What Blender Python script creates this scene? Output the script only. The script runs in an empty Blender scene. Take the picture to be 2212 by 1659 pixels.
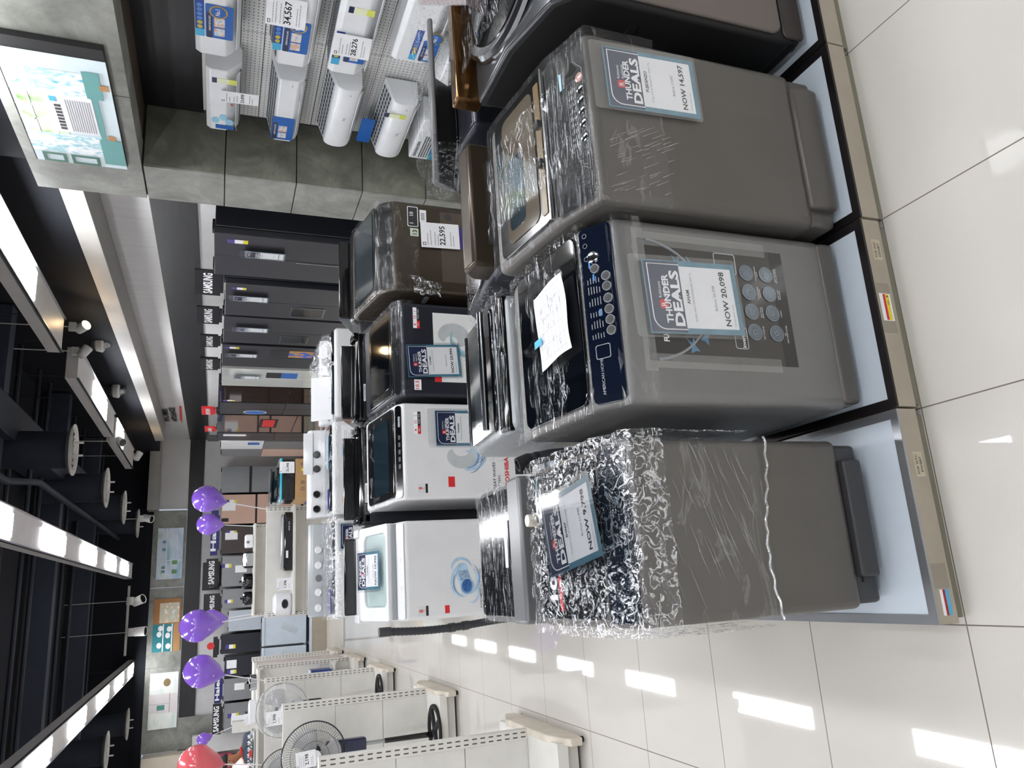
import bpy, math, random
from mathutils import Vector, Matrix, noise
random.seed(7)
S = bpy.context.scene
C = S.collection
PI = math.pi
# ---------------------------------------------------------------- camera
CAMZ = 1.89
RW = [(-0.06456133, -0.35022948, -0.93443627), (-0.96470847, 0.26144874, -0.03133888), (0.25528298, 0.89943531, -0.35474883)]
cd = bpy.data.cameras.new('camera'); cam = bpy.data.objects.new('camera', cd); C.objects.link(cam)
cd.sensor_width = 36.0; cd.sensor_fit = 'HORIZONTAL'; cd.lens = 1633.147 / 2212 * 36; cd.clip_start = 0.05; cd.clip_end = 100
r0, r1, r2 = [Vector(r) for r in RW]
cm = Matrix((( r0.x, -r1.x, -r2.x, 0), (r0.y, -r1.y, -r2.y, 0), (r0.z, -r1.z, -r2.z, CAMZ), (0, 0, 0, 1)))
cam.matrix_world = cm
S.camera = cam
# ---------------------------------------------------------------- world, exposure
w = bpy.data.worlds.new('world'); S.world = w; w.use_nodes = True
w.node_tree.nodes['Background'].inputs[0].default_value = (0.75, 0.85, 1.0, 1)
w.node_tree.nodes['Background'].inputs[1].default_value = 0.6
S.view_settings.view_transform = 'Standard'; S.view_settings.look = 'None'
S.view_settings.gamma = 1.0; S.view_settings.use_curve_mapping = False
S.view_settings.exposure = 0.0
PANEL = 33.0     # emission of the ceiling light panels
SPOT = 30.0

# ---------------------------------------------------------------- materials
def lin(h):
    if isinstance(h, tuple): return h
    h = h.lstrip('#'); r = [int(h[i:i+2], 16) / 255 for i in (0, 2, 4)]
    return tuple((c / 12.92 if c <= .04045 else ((c + .055) / 1.055) ** 2.4) for c in r)
MATS = {}
def mat(name, col='#808080', rough=.5, metal=0., var=.04, scale=6., bump=0., bscale=40., spec=.5, coat=0., emit=None, es=1., trans=0., alpha=1., stretch=(1, 1, 1)):
    if name in MATS: return MATS[name]
    m = bpy.data.materials.new(name); m.use_nodes = True; nt = m.node_tree; N = nt.nodes; L = nt.links
    b = N['Principled BSDF']
    c = lin(col)
    tc = N.new('ShaderNodeTexCoord'); mp = N.new('ShaderNodeMapping'); mp.inputs['Scale'].default_value = stretch
    L.new(tc.outputs['Object'], mp.inputs[0])
    nz = N.new('ShaderNodeTexNoise'); nz.inputs['Scale'].default_value = scale; nz.inputs['Detail'].default_value = 4
    L.new(mp.outputs[0], nz.inputs['Vector'])
    cr = N.new('ShaderNodeValToRGB')
    cr.color_ramp.elements[0].position = .3; cr.color_ramp.elements[1].position = .7
    cr.color_ramp.elements[0].color = (*[max(0, x * (1 - var)) for x in c], 1)
    cr.color_ramp.elements[1].color = (*[min(1, x * (1 + var)) for x in c], 1)
    L.new(nz.outputs[0], cr.inputs[0]); L.new(cr.outputs[0], b.inputs['Base Color'])
    b.inputs['Roughness'].default_value = rough; b.inputs['Metallic'].default_value = metal
    b.inputs['Specular IOR Level'].default_value = spec
    b.inputs['Coat Weight'].default_value = coat; b.inputs['Coat Roughness'].default_value = .05
    b.inputs['Transmission Weight'].default_value = trans; b.inputs['Alpha'].default_value = alpha
    if emit is not None:
        b.inputs['Emission Color'].default_value = (*lin(emit), 1); b.inputs['Emission Strength'].default_value = es
    if bump:
        n2 = N.new('ShaderNodeTexNoise'); n2.inputs['Scale'].default_value = bscale; n2.inputs['Detail'].default_value = 3
        bp = N.new('ShaderNodeBump'); bp.inputs['Strength'].default_value = bump; bp.inputs['Distance'].default_value = .01
        L.new(mp.outputs[0], n2.inputs['Vector']); L.new(n2.outputs[0], bp.inputs['Height']); L.new(bp.outputs[0], b.inputs['Normal'])
    MATS[name] = m
    return m

def film_mat(name, base=.10, streak=.55, sx=(3, 26, 26), scale=3., rough=.12, bump=.9, thr=.56, wd=.035):
    """crinkled clear stretch film: mostly see-through, with glossy creases"""
    if name in MATS: return MATS[name]
    m = bpy.data.materials.new(name); m.use_nodes = True; nt = m.node_tree; N = nt.nodes; L = nt.links
    for n in list(N): N.remove(n)
    out = N.new('ShaderNodeOutputMaterial'); mix = N.new('ShaderNodeMixShader'); tr = N.new('ShaderNodeBsdfTransparent')
    g1 = N.new('ShaderNodeBsdfGlossy'); g1.inputs['Roughness'].default_value = rough; g1.inputs['Color'].default_value = (.95, .97, 1, 1)
    df = N.new('ShaderNodeBsdfDiffuse'); df.inputs['Color'].default_value = (.8, .83, .86, 1)
    mg = N.new('ShaderNodeMixShader'); mg.inputs[0].default_value = .15
    L.new(g1.outputs[0], mg.inputs[1]); L.new(df.outputs[0], mg.inputs[2])
    tc = N.new('ShaderNodeTexCoord'); mp = N.new('ShaderNodeMapping'); mp.inputs['Scale'].default_value = sx
    L.new(tc.outputs['Object'], mp.inputs[0])
    nz = N.new('ShaderNodeTexNoise'); nz.inputs['Scale'].default_value = scale; nz.inputs['Detail'].default_value = 6; nz.inputs['Distortion'].default_value = 1.3
    L.new(mp.outputs[0], nz.inputs['Vector'])
    cr = N.new('ShaderNodeValToRGB'); e = cr.color_ramp.elements
    e[0].position = thr - wd; e[0].color = (base, base, base, 1); e[1].position = thr; e[1].color = (streak, streak, streak, 1)
    e2 = e.new(thr + wd); e2.color = (base, base, base, 1)
    L.new(nz.outputs[0], cr.inputs[0])
    bp = N.new('ShaderNodeBump'); bp.inputs['Strength'].default_value = bump; bp.inputs['Distance'].default_value = .012
    L.new(nz.outputs[0], bp.inputs['Height']); L.new(bp.outputs[0], g1.inputs['Normal']); L.new(bp.outputs[0], df.inputs['Normal'])
    L.new(cr.outputs[0], mix.inputs[0]); L.new(tr.outputs[0], mix.inputs[1]); L.new(mg.outputs[0], mix.inputs[2])
    L.new(mix.outputs[0], out.inputs[0])
    MATS[name] = m
    return m

def clear_mat(name, fac=.12, rough=.03, tint=(1, 1, 1)):
    if name in MATS: return MATS[name]
    m = bpy.data.materials.new(name); m.use_nodes = True; nt = m.node_tree; N = nt.nodes; L = nt.links
    for n in list(N): N.remove(n)
    out = N.new('ShaderNodeOutputMaterial'); mix = N.new('ShaderNodeMixShader'); tr = N.new('ShaderNodeBsdfTransparent')
    tr.inputs[0].default_value = (*tint, 1)
    g = N.new('ShaderNodeBsdfGlossy'); g.inputs['Roughness'].default_value = rough; g.inputs['Color'].default_value = (.9, .93, .95, 1)
    mix.inputs[0].default_value = fac
    L.new(tr.outputs[0], mix.inputs[1]); L.new(g.outputs[0], mix.inputs[2]); L.new(mix.outputs[0], out.inputs[0])
    MATS[name] = m
    return m

def floor_mat():
    m = bpy.data.materials.new('floor_tiles'); m.use_nodes = True; nt = m.node_tree; N = nt.nodes; L = nt.links
    b = N['Principled BSDF']; b.inputs['Roughness'].default_value = .02; b.inputs['Specular IOR Level'].default_value = .6
    g = N.new('ShaderNodeNewGeometry'); sp = N.new('ShaderNodeSeparateXYZ'); L.new(g.outputs['Position'], sp.inputs[0])
    def line(sock, off, per):
        a = N.new('ShaderNodeMath'); a.operation = 'SUBTRACT'; a.inputs[1].default_value = off; L.new(sock, a.inputs[0])
        d = N.new('ShaderNodeMath'); d.operation = 'DIVIDE'; d.inputs[1].default_value = per; L.new(a.outputs[0], d.inputs[0])
        f = N.new('ShaderNodeMath'); f.operation = 'FRACT'; L.new(d.outputs[0], f.inputs[0])
        s = N.new('ShaderNodeMath'); s.operation = 'SUBTRACT'; s.inputs[1].default_value = .5; L.new(f.outputs[0], s.inputs[0])
        ab = N.new('ShaderNodeMath'); ab.operation = 'ABSOLUTE'; L.new(s.outputs[0], ab.inputs[0])
        gt = N.new('ShaderNodeMath'); gt.operation = 'GREATER_THAN'; gt.inputs[1].default_value = .4968; L.new(ab.outputs[0], gt.inputs[0])
        return gt.outputs[0]
    mx = N.new('ShaderNodeMath'); mx.operation = 'MAXIMUM'
    L.new(line(sp.outputs[0], .4158, .602), mx.inputs[0]); L.new(line(sp.outputs[1], 1.575, .6035), mx.inputs[1])
    nz = N.new('ShaderNodeTexNoise'); nz.inputs['Scale'].default_value = 1.6; nz.inputs['Detail'].default_value = 6; L.new(g.outputs['Position'], nz.inputs['Vector'])
    cr = N.new('ShaderNodeValToRGB'); cr.color_ramp.elements[0].color = (.60, .575, .53, 1); cr.color_ramp.elements[1].color = (.68, .655, .61, 1)
    L.new(nz.outputs[0], cr.inputs[0])
    mi = N.new('ShaderNodeMix'); mi.data_type = 'RGBA'; L.new(mx.outputs[0], mi.inputs[0]); L.new(cr.outputs[0], mi.inputs[6]); mi.inputs[7].default_value = (.16, .13, .10, 1)
    L.new(mi.outputs[2], b.inputs['Base Color'])
    r = N.new('ShaderNodeMath'); r.operation = 'MULTIPLY_ADD'; r.inputs[1].default_value = .5; r.inputs[2].default_value = .025; L.new(mx.outputs[0], r.inputs[0]); L.new(r.outputs[0], b.inputs['Roughness'])
    return m

def concrete_mat(name, c0, c1, c2):
    m = bpy.data.materials.new(name); m.use_nodes = True; nt = m.node_tree; N = nt.nodes; L = nt.links
    b = N['Principled BSDF']; b.inputs['Roughness'].default_value = .45
    tc = N.new('ShaderNodeTexCoord')
    nz = N.new('ShaderNodeTexNoise'); nz.inputs['Scale'].default_value = 2.8; nz.inputs['Detail'].default_value = 12; nz.inputs['Distortion'].default_value = .45; nz.inputs['Roughness'].default_value = .68
    L.new(tc.outputs['Object'], nz.inputs['Vector'])
    cr = N.new('ShaderNodeValToRGB'); e = cr.color_ramp.elements
    e[0].position = .32; e[0].color = (*lin(c0), 1); e[1].position = .68; e[1].color = (*lin(c2), 1); x = e.new(.5); x.color = (*lin(c1), 1)
    L.new(nz.outputs[0], cr.inputs[0]); L.new(cr.outputs[0], b.inputs['Base Color'])
    bp = N.new('ShaderNodeBump'); bp.inputs['Strength'].default_value = .15; bp.inputs['Distance'].default_value = .02
    L.new(nz.outputs[0], bp.inputs['Height']); L.new(bp.outputs[0], b.inputs['Normal'])
    MATS[name] = m
    return m

def peg_mat():
    """white perforated board: rows of small dark holes"""
    m = bpy.data.materials.new('pegboard_white'); m.use_nodes = True; nt = m.node_tree; N = nt.nodes; L = nt.links
    b = N['Principled BSDF']; b.inputs['Roughness'].default_value = .45
    g = N.new('ShaderNodeNewGeometry'); sp = N.new('ShaderNodeSeparateXYZ'); L.new(g.outputs['Position'], sp.inputs[0])
    def fr(sock, per):
        d = N.new('ShaderNodeMath'); d.operation = 'DIVIDE'; d.inputs[1].default_value = per; L.new(sock, d.inputs[0])
        f = N.new('ShaderNodeMath'); f.operation = 'FRACT'; L.new(d.outputs[0], f.inputs[0])
        s = N.new('ShaderNodeMath'); s.operation = 'SUBTRACT'; s.inputs[1].default_value = .5; L.new(f.outputs[0], s.inputs[0])
        p = N.new('ShaderNodeMath'); p.operation = 'POWER'; p.inputs[1].default_value = 2; L.new(s.outputs[0], p.inputs[0])
        return p.outputs[0]
    a = N.new('ShaderNodeMath'); a.operation = 'ADD'; L.new(fr(sp.outputs[1], .027), a.inputs[0]); L.new(fr(sp.outputs[2], .027), a.inputs[1])
    lt = N.new('ShaderNodeMath'); lt.operation = 'LESS_THAN'; lt.inputs[1].default_value = .028; L.new(a.outputs[0], lt.inputs[0])
    mi = N.new('ShaderNodeMix'); mi.data_type = 'RGBA'; L.new(lt.outputs[0], mi.inputs[0]); mi.inputs[6].default_value = (*lin('#dcdcda'), 1); mi.inputs[7].default_value = (*lin('#6a6a6a'), 1)
    L.new(mi.outputs[2], b.inputs['Base Color'])
    MATS['pegboard_white'] = m
    return m

def blobs_mat(name, cols, scale=5., stretch=(1, 1, 1), rough=.4, detail=2, emit=0.):
    """picture-like mottled print made of several flat colours"""
    if name in MATS: return MATS[name]
    m = bpy.data.materials.new(name); m.use_nodes = True; nt = m.node_tree; N = nt.nodes; L = nt.links
    b = N['Principled BSDF']; b.inputs['Roughness'].default_value = rough
    tc = N.new('ShaderNodeTexCoord'); mp = N.new('ShaderNodeMapping'); mp.inputs['Scale'].default_value = stretch; L.new(tc.outputs['Object'], mp.inputs[0])
    nz = N.new('ShaderNodeTexNoise'); nz.inputs['Scale'].default_value = scale; nz.inputs['Detail'].default_value = detail; L.new(mp.outputs[0], nz.inputs['Vector'])
    cr = N.new('ShaderNodeValToRGB'); cr.color_ramp.interpolation = 'LINEAR'; e = cr.color_ramp.elements
    n = len(cols)
    e[0].position = .3; e[0].color = (*lin(cols[0]), 1); e[1].position = .7; e[1].color = (*lin(cols[-1]), 1)
    for i in range(1, n - 1):
        x = e.new(.3 + .4 * i / (n - 1)); x.color = (*lin(cols[i]), 1)
    L.new(nz.outputs[0], cr.inputs[0]); L.new(cr.outputs[0], b.inputs['Base Color'])
    if emit:
        L.new(cr.outputs[0], b.inputs['Emission Color']); b.inputs['Emission Strength'].default_value = emit
    MATS[name] = m
    return m

WHITE = mat('white_paint', '#e4e3e0', .4); PLW = mat('white_plastic', '#e6e7ea', .28, coat=.3); SHELFW = mat('white_shelf_steel', '#dcdad4', .42, var=.05)
BLACKP = mat('black_gloss_plastic', '#0a0b0e', .12, coat=.5); BLACKM = mat('black_matt', '#0b0b0d', .6); DGREY = mat('dark_grey_plastic', '#3a3a3c', .45)
GUN = mat('warm_grey_steel', '#5e5b57', .38, metal=.25, var=.05); GUN2 = mat('gunmetal_grey_steel', '#7a7978', .36, metal=.3, var=.05); CHAR = mat('charcoal_steel', '#2e3038', .3, metal=.3)
BRN = mat('brown_metallic', '#4b4238', .25, metal=.5); BRONZE = mat('bronze_mirror', '#6b4d2d', .1, metal=.85); GREYP = mat('grey_plastic', '#6d6e70', .35)
CHROME = mat('chrome', '#c9ccd0', .12, metal=1.); ALU = mat('aluminium_trim', '#b9bcc0', .25, metal=.9); GLASSD = mat('dark_glass', '#05080d', .04, coat=.8); NAVYG = mat('navy_glass_panel', '#0c1424', .1, coat=.7)
SMOKE = mat('smoked_glass_window', '#5b5348', .06, coat=.8); TEALG = mat('pale_teal_glass', '#b7c8c8', .12, coat=.5); TEALD = mat('dark_teal_glass', '#1b2a33', .06, coat=.8)
NAVY = mat('navy_print', '#232f52', .3, coat=.4); TEAL = mat('teal_print', '#4f8196', .3, coat=.4, var=.15, scale=20); PAPER = mat('white_paper', '#f0f1f4', .45); INK = mat('black_ink', '#1b1b1f', .5); GREYINK = mat('grey_ink', '#8c8c92', .5)
RED = mat('red_print', '#d02a2c', .4); WHINK = mat('white_ink', '#f4f5f8', .4); BLUEP = mat('blue_print', '#2464b4', .35); CYANP = mat('cyan_print', '#49b1dd', .35); YEL = mat('yellow_print', '#e3d52c', .4); PURP = mat('purple_print', '#4c3d8e', .4)
SILVER = mat('silver_grey_enamel', '#a9adb0', .35, metal=.3); RUBBER = mat('black_rubber', '#141416', .7); HOSE = mat('grey_rubber_hose', '#34373c', .55)
BUTT = mat('pale_button', '#b9bcc0', .25, metal=.5); BLUEINK = mat('blue_ink', '#3f7fc0', .4)
FILM = film_mat('stretch_film', .018, .6, (3, 20, 20), 2.4, .1, .9, .57, .03); FILM2 = film_mat('crumpled_film', .05, .85, (16, 16, 16), 2.0, .12, 1., .54, .045); FILM3 = film_mat('film_creases', .03, .16, (2, 24, 7), 2.0, .25, .3, .58, .03)
SLEEVE = clear_mat('clear_plastic_sleeve', .09, .04); SLEEVEG = clear_mat('glossy_plastic_sleeve', .30, .02)
EMIT = mat('light_panel_glow', '#ffffff', .5, emit='#fbfcff', es=PANEL); EMITW = mat('warm_lamp_glow', '#ffffff', .5, emit='#ffd9a0', es=SPOT * 2)

# ---------------------------------------------------------------- mesh building
class Fr:
    """a face frame: origin, right, up, outward normal"""
    def __init__(s, o, u, v): s.o = Vector(o); s.u = Vector(u).normalized(); s.v = Vector(v).normalized(); s.n = s.u.cross(s.v).normalized()
    def p(s, a, b, c=0.): return s.o + s.u * a + s.v * b + s.n * c
    def at(s, a, b, c=0., rot=0.):
        u = s.u * math.cos(rot) + s.v * math.sin(rot); v = s.v * math.cos(rot) - s.u * math.sin(rot)
        return Fr(s.p(a, b, c), u, v)
def rrect(a0, a1, b0, b1, r, n=5):
    r = min(r, (a1 - a0) / 2, (b1 - b0) / 2); o = []
    for cx, cy, s in ((a1 - r, b0 + r, -90), (a1 - r, b1 - r, 0), (a0 + r, b1 - r, 90), (a0 + r, b0 + r, 180)):
        for k in range(n + 1):
            t = math.radians(s + 90 * k / n); o.append((cx + r * math.cos(t), cy + r * math.sin(t)))
    return o
def ell(a, b, ra, rb, n=28): return [(a + ra * math.cos(2 * PI * k / n), b + rb * math.sin(2 * PI * k / n)) for k in range(n)]
MAT4 = {}
class MB:
    def __init__(s, M=None): s.v = []; s.f = []; s.M = M
    def add(s, vs, fs):
        o = len(s.v)
        s.v += [(s.M @ Vector(v)) if s.M else Vector(v) for v in vs]
        s.f += [tuple(o + i for i in f) for f in fs]; return s
    def box(s, x0, x1, y0, y1, z0, z1):
        return s.add([(x0, y0, z0), (x1, y0, z0), (x1, y1, z0), (x0, y1, z0), (x0, y0, z1), (x1, y0, z1), (x1, y1, z1), (x0, y1, z1)],
                     [(0, 3, 2, 1), (4, 5, 6, 7), (0, 1, 5, 4), (1, 2, 6, 5), (2, 3, 7, 6), (3, 0, 4, 7)])
    def fprism(s, fr, pts, c0, c1):
        n = len(pts)
        return s.add([fr.p(a, b, c0) for a, b in pts] + [fr.p(a, b, c1) for a, b in pts],
                     [tuple(range(n))[::-1], tuple(range(n, 2 * n))] + [(i, (i + 1) % n, n + (i + 1) % n, n + i) for i in range(n)])
    def plate(s, fr, a0, a1, b0, b1, c0, c1, r=0.):
        return s.fprism(fr, rrect(a0, a1, b0, b1, r) if r else [(a0, b0), (a1, b0), (a1, b1), (a0, b1)], c0, c1)
    def rim(s, fr, outer, inner, c0, c1):
        n = len(outer); v = [fr.p(a, b, c) for pts in (outer, inner) for c in (c0, c1) for a, b in pts]; f = []
        for i in range(n):
            j = (i + 1) % n
            f += [(i, j, n + j, n + i), (2 * n + j, 2 * n + i, 3 * n + i, 3 * n + j), (n + i, n + j, 3 * n + j, 3 * n + i), (j, i, 2 * n + i, 2 * n + j)]
        return s.add(v, f)
    def profx(s, prof, x0, x1):       # (y,z) outline extruded along x
        return s.fprism(Fr((x0, 0, 0), (0, 1, 0), (0, 0, 1)), prof, 0, x1 - x0)
    def cyl(s, p0, p1, r0, r1=None, n=16):
        p0 = Vector(p0); p1 = Vector(p1); r1 = r0 if r1 is None else r1; d = (p1 - p0).normalized()
        a = d.orthogonal().normalized(); b = d.cross(a)
        v = [p0 + (a * math.cos(2 * PI * k / n) + b * math.sin(2 * PI * k / n)) * r0 for k in range(n)] + [p1 + (a * math.cos(2 * PI * k / n) + b * math.sin(2 * PI * k / n)) * r1 for k in range(n)]
        return s.add(v, [tuple(range(n))[::-1], tuple(range(n, 2 * n))] + [(i, (i + 1) % n, n + (i + 1) % n, n + i) for i in range(n)])
    def tube(s, pts, r, n=8, closed=False):
        pts = [Vector(p) for p in pts]; m = len(pts); v = []; prev = None
        rr = r if isinstance(r, (list, tuple)) else [r] * m
        for i, p in enumerate(pts):
            d = (pts[(i + 1) % m] - pts[i - 1]) if closed else (pts[min(i + 1, m - 1)] - pts[max(i - 1, 0)])
            d.normalize()
            a = d.orthogonal().normalized() if prev is None else (prev - d * prev.dot(d)).normalized()
            prev = a; b = d.cross(a)
            v += [p + (a * math.cos(2 * PI * k / n) + b * math.sin(2 * PI * k / n)) * rr[i] for k in range(n)]
        f = []
        for i in range(m if closed else m - 1):
            for k in range(n):
                j = (i + 1) % m; f.append((i * n + k, i * n + (k + 1) % n, j * n + (k + 1) % n, j * n + k))
        if not closed: f += [tuple(range(n))[::-1], tuple(range((m - 1) * n, m * n))]
        return s.add(v, f)
    def lathe(s, prof, o, axis=(0, 0, 1), n=24):
        o = Vector(o); d = Vector(axis).normalized(); a = d.orthogonal().normalized(); b = d.cross(a); v = []; m = len(prof)
        for r, h in prof:
            v += [o + d * h + (a * math.cos(2 * PI * k / n) + b * math.sin(2 * PI * k / n)) * max(r, 1e-4) for k in range(n)]
        f = [(i * n + k, i * n + (k + 1) % n, (i + 1) * n + (k + 1) % n, (i + 1) * n + k) for i in range(m - 1) for k in range(n)]
        f += [tuple(range(n))[::-1], tuple(range((m - 1) * n, m * n))]
        return s.add(v, f)
    def ball(s, c, rx, ry=None, rz=None, n=16):
        ry = ry or rx; rz = rz or rx; c = Vector(c); m = n // 2
        v = [c + Vector((rx * math.sin(PI * i / m) * math.cos(2 * PI * k / n), ry * math.sin(PI * i / m) * math.sin(2 * PI * k / n), rz * math.cos(PI * i / m))) for i in range(m + 1) for k in range(n)]
        return s.add(v, [(i * n + k, (i + 1) * n + k, (i + 1) * n + (k + 1) % n, i * n + (k + 1) % n) for i in range(m) for k in range(n)])
    def sheet(s, fn, nu, nv):
        v = [fn(i / nu, j / nv) for j in range(nv + 1) for i in range(nu + 1)]
        return s.add(v, [(j * (nu + 1) + i, j * (nu + 1) + i + 1, (j + 1) * (nu + 1) + i + 1, (j + 1) * (nu + 1) + i) for j in range(nv) for i in range(nu)])
    def build(s, name, m, parent=None, bevel=0., seg=2, smooth=32, label=None, cat=None, group=None, kind=None):
        me = bpy.data.meshes.new(name)
        if parent is not None: inv = MAT4[parent.name].inverted()
        else:
            xs = [v.x for v in s.v]; ys = [v.y for v in s.v]; zs = [v.z for v in s.v]
            T = Matrix.Translation(((min(xs) + max(xs)) / 2, (min(ys) + max(ys)) / 2, min(zs))); inv = T.inverted()
        me.from_pydata([inv @ v for v in s.v], [], s.f)
        me.materials.append(m)
        me.validate(); me.update()
        if smooth:
            for p in me.polygons: p.use_smooth = True
            me.set_sharp_from_angle(angle=math.radians(smooth))
        o = bpy.data.objects.new(name, me); C.objects.link(o)
        if parent is not None: o.parent = parent; MAT4[o.name] = MAT4[parent.name]
        else: o.matrix_world = T; MAT4[o.name] = T
        if bevel:
            b = o.modifiers.new('bevel', 'BEVEL'); b.width = bevel; b.segments = seg; b.limit_method = 'ANGLE'; b.angle_limit = math.radians(30)
            b.harden_normals = False
        tag(o, label, cat, group, kind)
        return o
def tag(o, label=None, cat=None, group=None, kind=None):
    if label: o['label'] = label
    if cat: o['category'] = cat
    if group: o['group'] = group
    if kind: o['kind'] = kind
    return o
def thing(name, label, cat, loc=(0, 0, 0), rotz=0., group=None):
    o = bpy.data.objects.new(name, None); C.objects.link(o); o.location = loc; o.rotation_euler = (0, 0, rotz); o.empty_display_size = .1
    MAT4[o.name] = Matrix.Translation(loc) @ Matrix.Rotation(rotz, 4, 'Z')
    return tag(o, label, cat, group)
def copy_tree(o, loc=None, rotz=None, label=None, parent=None):
    c = o.copy(); C.objects.link(c)
    if parent: c.parent = parent; MAT4[c.name] = MAT4[parent.name]
    if loc is not None: c.location = loc
    if rotz is not None: c.rotation_euler = (0, 0, rotz)
    if parent is None: MAT4[c.name] = Matrix.Translation(c.location) @ Matrix.Rotation(c.rotation_euler.z, 4, 'Z')
    if label: c['label'] = label
    for ch in list(o.children): copy_tree(ch, parent=c)
    return c
def struct(mb, name, m, **k): return mb.build(name, m, kind='structure', **k)
TXT = {}
def text_mb(lines, mb=None):
    """lines: (string, frame, a, b, cap height, bold, align, width or None, out)"""
    mb = mb or MB()
    for (st, fr, a, b, h, bold, al, wd, out) in lines:
        key = (st, bold)
        if key not in TXT:
            cu = bpy.data.curves.new('t', 'FONT'); cu.body = st; cu.size = 1.; cu.resolution_u = 2; cu.offset = bold; cu.extrude = 0.; cu.align_x = 'LEFT'
            ob = bpy.data.objects.new('t', cu); me = bpy.data.meshes.new_from_object(ob)
            V = [tuple(v.co) for v in me.vertices]; F = [tuple(p.vertices) for p in me.polygons]
            bpy.data.objects.remove(ob); bpy.data.meshes.remove(me); bpy.data.curves.remove(cu)
            if V:
                x0 = min(v[0] for v in V); V = [(v[0] - x0, v[1], v[2]) for v in V]
            TXT[key] = (V, F)
        V, F = TXT[key]
        if not V: continue
        W = max(v[0] for v in V); sy = h / .69; sx = sy if wd is None else wd / W
        off = {'L': 0, 'C': -W * sx / 2, 'R': -W * sx}[al]
        mb.add([fr.p(a + off + v[0] * sx, b + v[1] * sy, out) for v in V], F)
    return mb
def text(parent, name, m, lines, label=None):
    o = text_mb(lines).build(name, m, parent, smooth=0)
    if label: o['label'] = label
    return o
def scrib(rnd, fr, a0, a1, b, h, out):   # a line of very small print as short dashes
    mb = MB(); a = a0
    while a < a1:
        l = rnd.uniform(.004, .016) * (a1 - a0) / .15; mb.plate(fr, a, min(a + l, a1), b, b + h, out, out + .0004); a += l * 1.35
    return mb
def part(parent, name, m, fn, bevel=0., seg=2, label=None, M=None, smooth=32):
    mb = MB(M); fn(mb); return mb.build(name, m, parent, bevel, seg, smooth, label)
# ---------------------------------------------------------------- ceiling light strips (large lights)
def strip(x0, x1, y0, y1, skew, zc, ys, label, group='suspended light strips'):
    def X(x, y): return x + skew * (y - 9)
    t = thing('light_strip', label, 'ceiling light', (X((x0 + x1) / 2, (y0 + y1) / 2), (y0 + y1) / 2, zc), 0, group)
    def hous(m):
        z0, z1 = zc + .015, zc + .14
        v = [(X(x0, y0), y0), (X(x1, y0), y0), (X(x1, y1), y1), (X(x0, y1), y1)]
        m.fprism(Fr((0, 0, z0), (1, 0, 0), (0, 1, 0)), v, 0, z1 - z0)
    part(t, 'housing', mat('strip_housing_white', '#d9d6d4', .4), hous)
    def lip(m):
        for a in (x0, x1 - .012):
            m.fprism(Fr((0, 0, zc - .004), (1, 0, 0), (0, 1, 0)), [(X(a, y0), y0), (X(a + .012, y0), y0), (X(a + .012, y1), y1), (X(a, y1), y1)], 0, .03)
    part(t, 'edge_lip', ALU, lip)
    for (a, b) in ys:
        def pn(m): m.fprism(Fr((0, 0, zc + .003), (1, 0, 0), (0, 1, 0)), [(X(x0 + .055, a), a), (X(x1 - .055, a), a), (X(x1 - .055, b), b), (X(x0 + .055, b), b)], 0, .012)
        part(t, 'light_panel', EMIT, pn, smooth=0)
    for y in (y0 + .6, (y0 + y1) / 2, y1 - .6):
        part(t, 'hanger_rod', DGREY, lambda m: m.cyl((X((x0 + x1) / 2, y), y, zc + .13), (X((x0 + x1) / 2, y), y, 4.6), .006, n=6))
    return t
ZS = 3.5
P1 = [(-3.5 + 2.42 * k, -2.25 + 2.42 * k) for k in range(9)]
strip(.59, .89, -3.9, 17.3, 0, ZS, [(a + .02, b + .02) for a, b in [(1.5 - 4.8, 2.7 - 4.8), (1.4 - 2.4, 2.6 - 2.4), (1.5, 2.7), (3.8, 5.0), (6.2, 7.4), (8.6, 9.85), (11.0, 12.28), (13.3, 14.58), (15.3, 16.5)]], 'white hanging light strip running down the middle of the ceiling')
strip(-1.54, -1.24, -3.9, 19.0, .02, ZS, [(-3.2, -2), (-.9, .3), (1.55, 2.75), (4.0, 5.2), (6.4, 7.6), (8.85, 10.05), (11.15, 12.4), (13.5, 14.75), (15.65, 16.9), (17.75, 18.7)], 'white hanging light strip nearest the picture wall corner, with six glowing panels')
for (a, b, pn, lb) in ((-3.9, 8.75, [(-3, -1.8), (-.8, .4), (1.5, 2.7), (3.8, 5.0), (6.1, 7.38)], 'first length of white light strip nearest the concrete beam'),
                       (9.75, 13.15, [(11.0, 12.22)], 'middle length of white light strip beside the white bulkhead'),
                       (13.4, 16.2, [(13.5, 14.45)], 'last short length of white light strip beside the white bulkhead')):
    strip(2.66, 3.04, a, b, -.004, ZS, pn, lb)
strip(-3.9, -3.6, -3.9, 17.6, 0, ZS, [(-3, -1.8), (-.4, .8), (2.0, 3.2), (4.4, 5.6), (6.8, 8.0), (9.2, 10.4), (11.6, 12.8), (14.0, 15.2), (16.2, 17.3)], 'light strip at the far left above the concrete column')
strip(-6.2, -5.9, -3.9, 17.6, 0, ZS, [(-3, -1.8), (0, 1.2), (3.0, 4.2), (6.0, 7.2), (9.2, 10.4), (12.6, 13.8), (15.5, 16.7)], 'outermost light strip beyond the left shelving')

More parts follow.
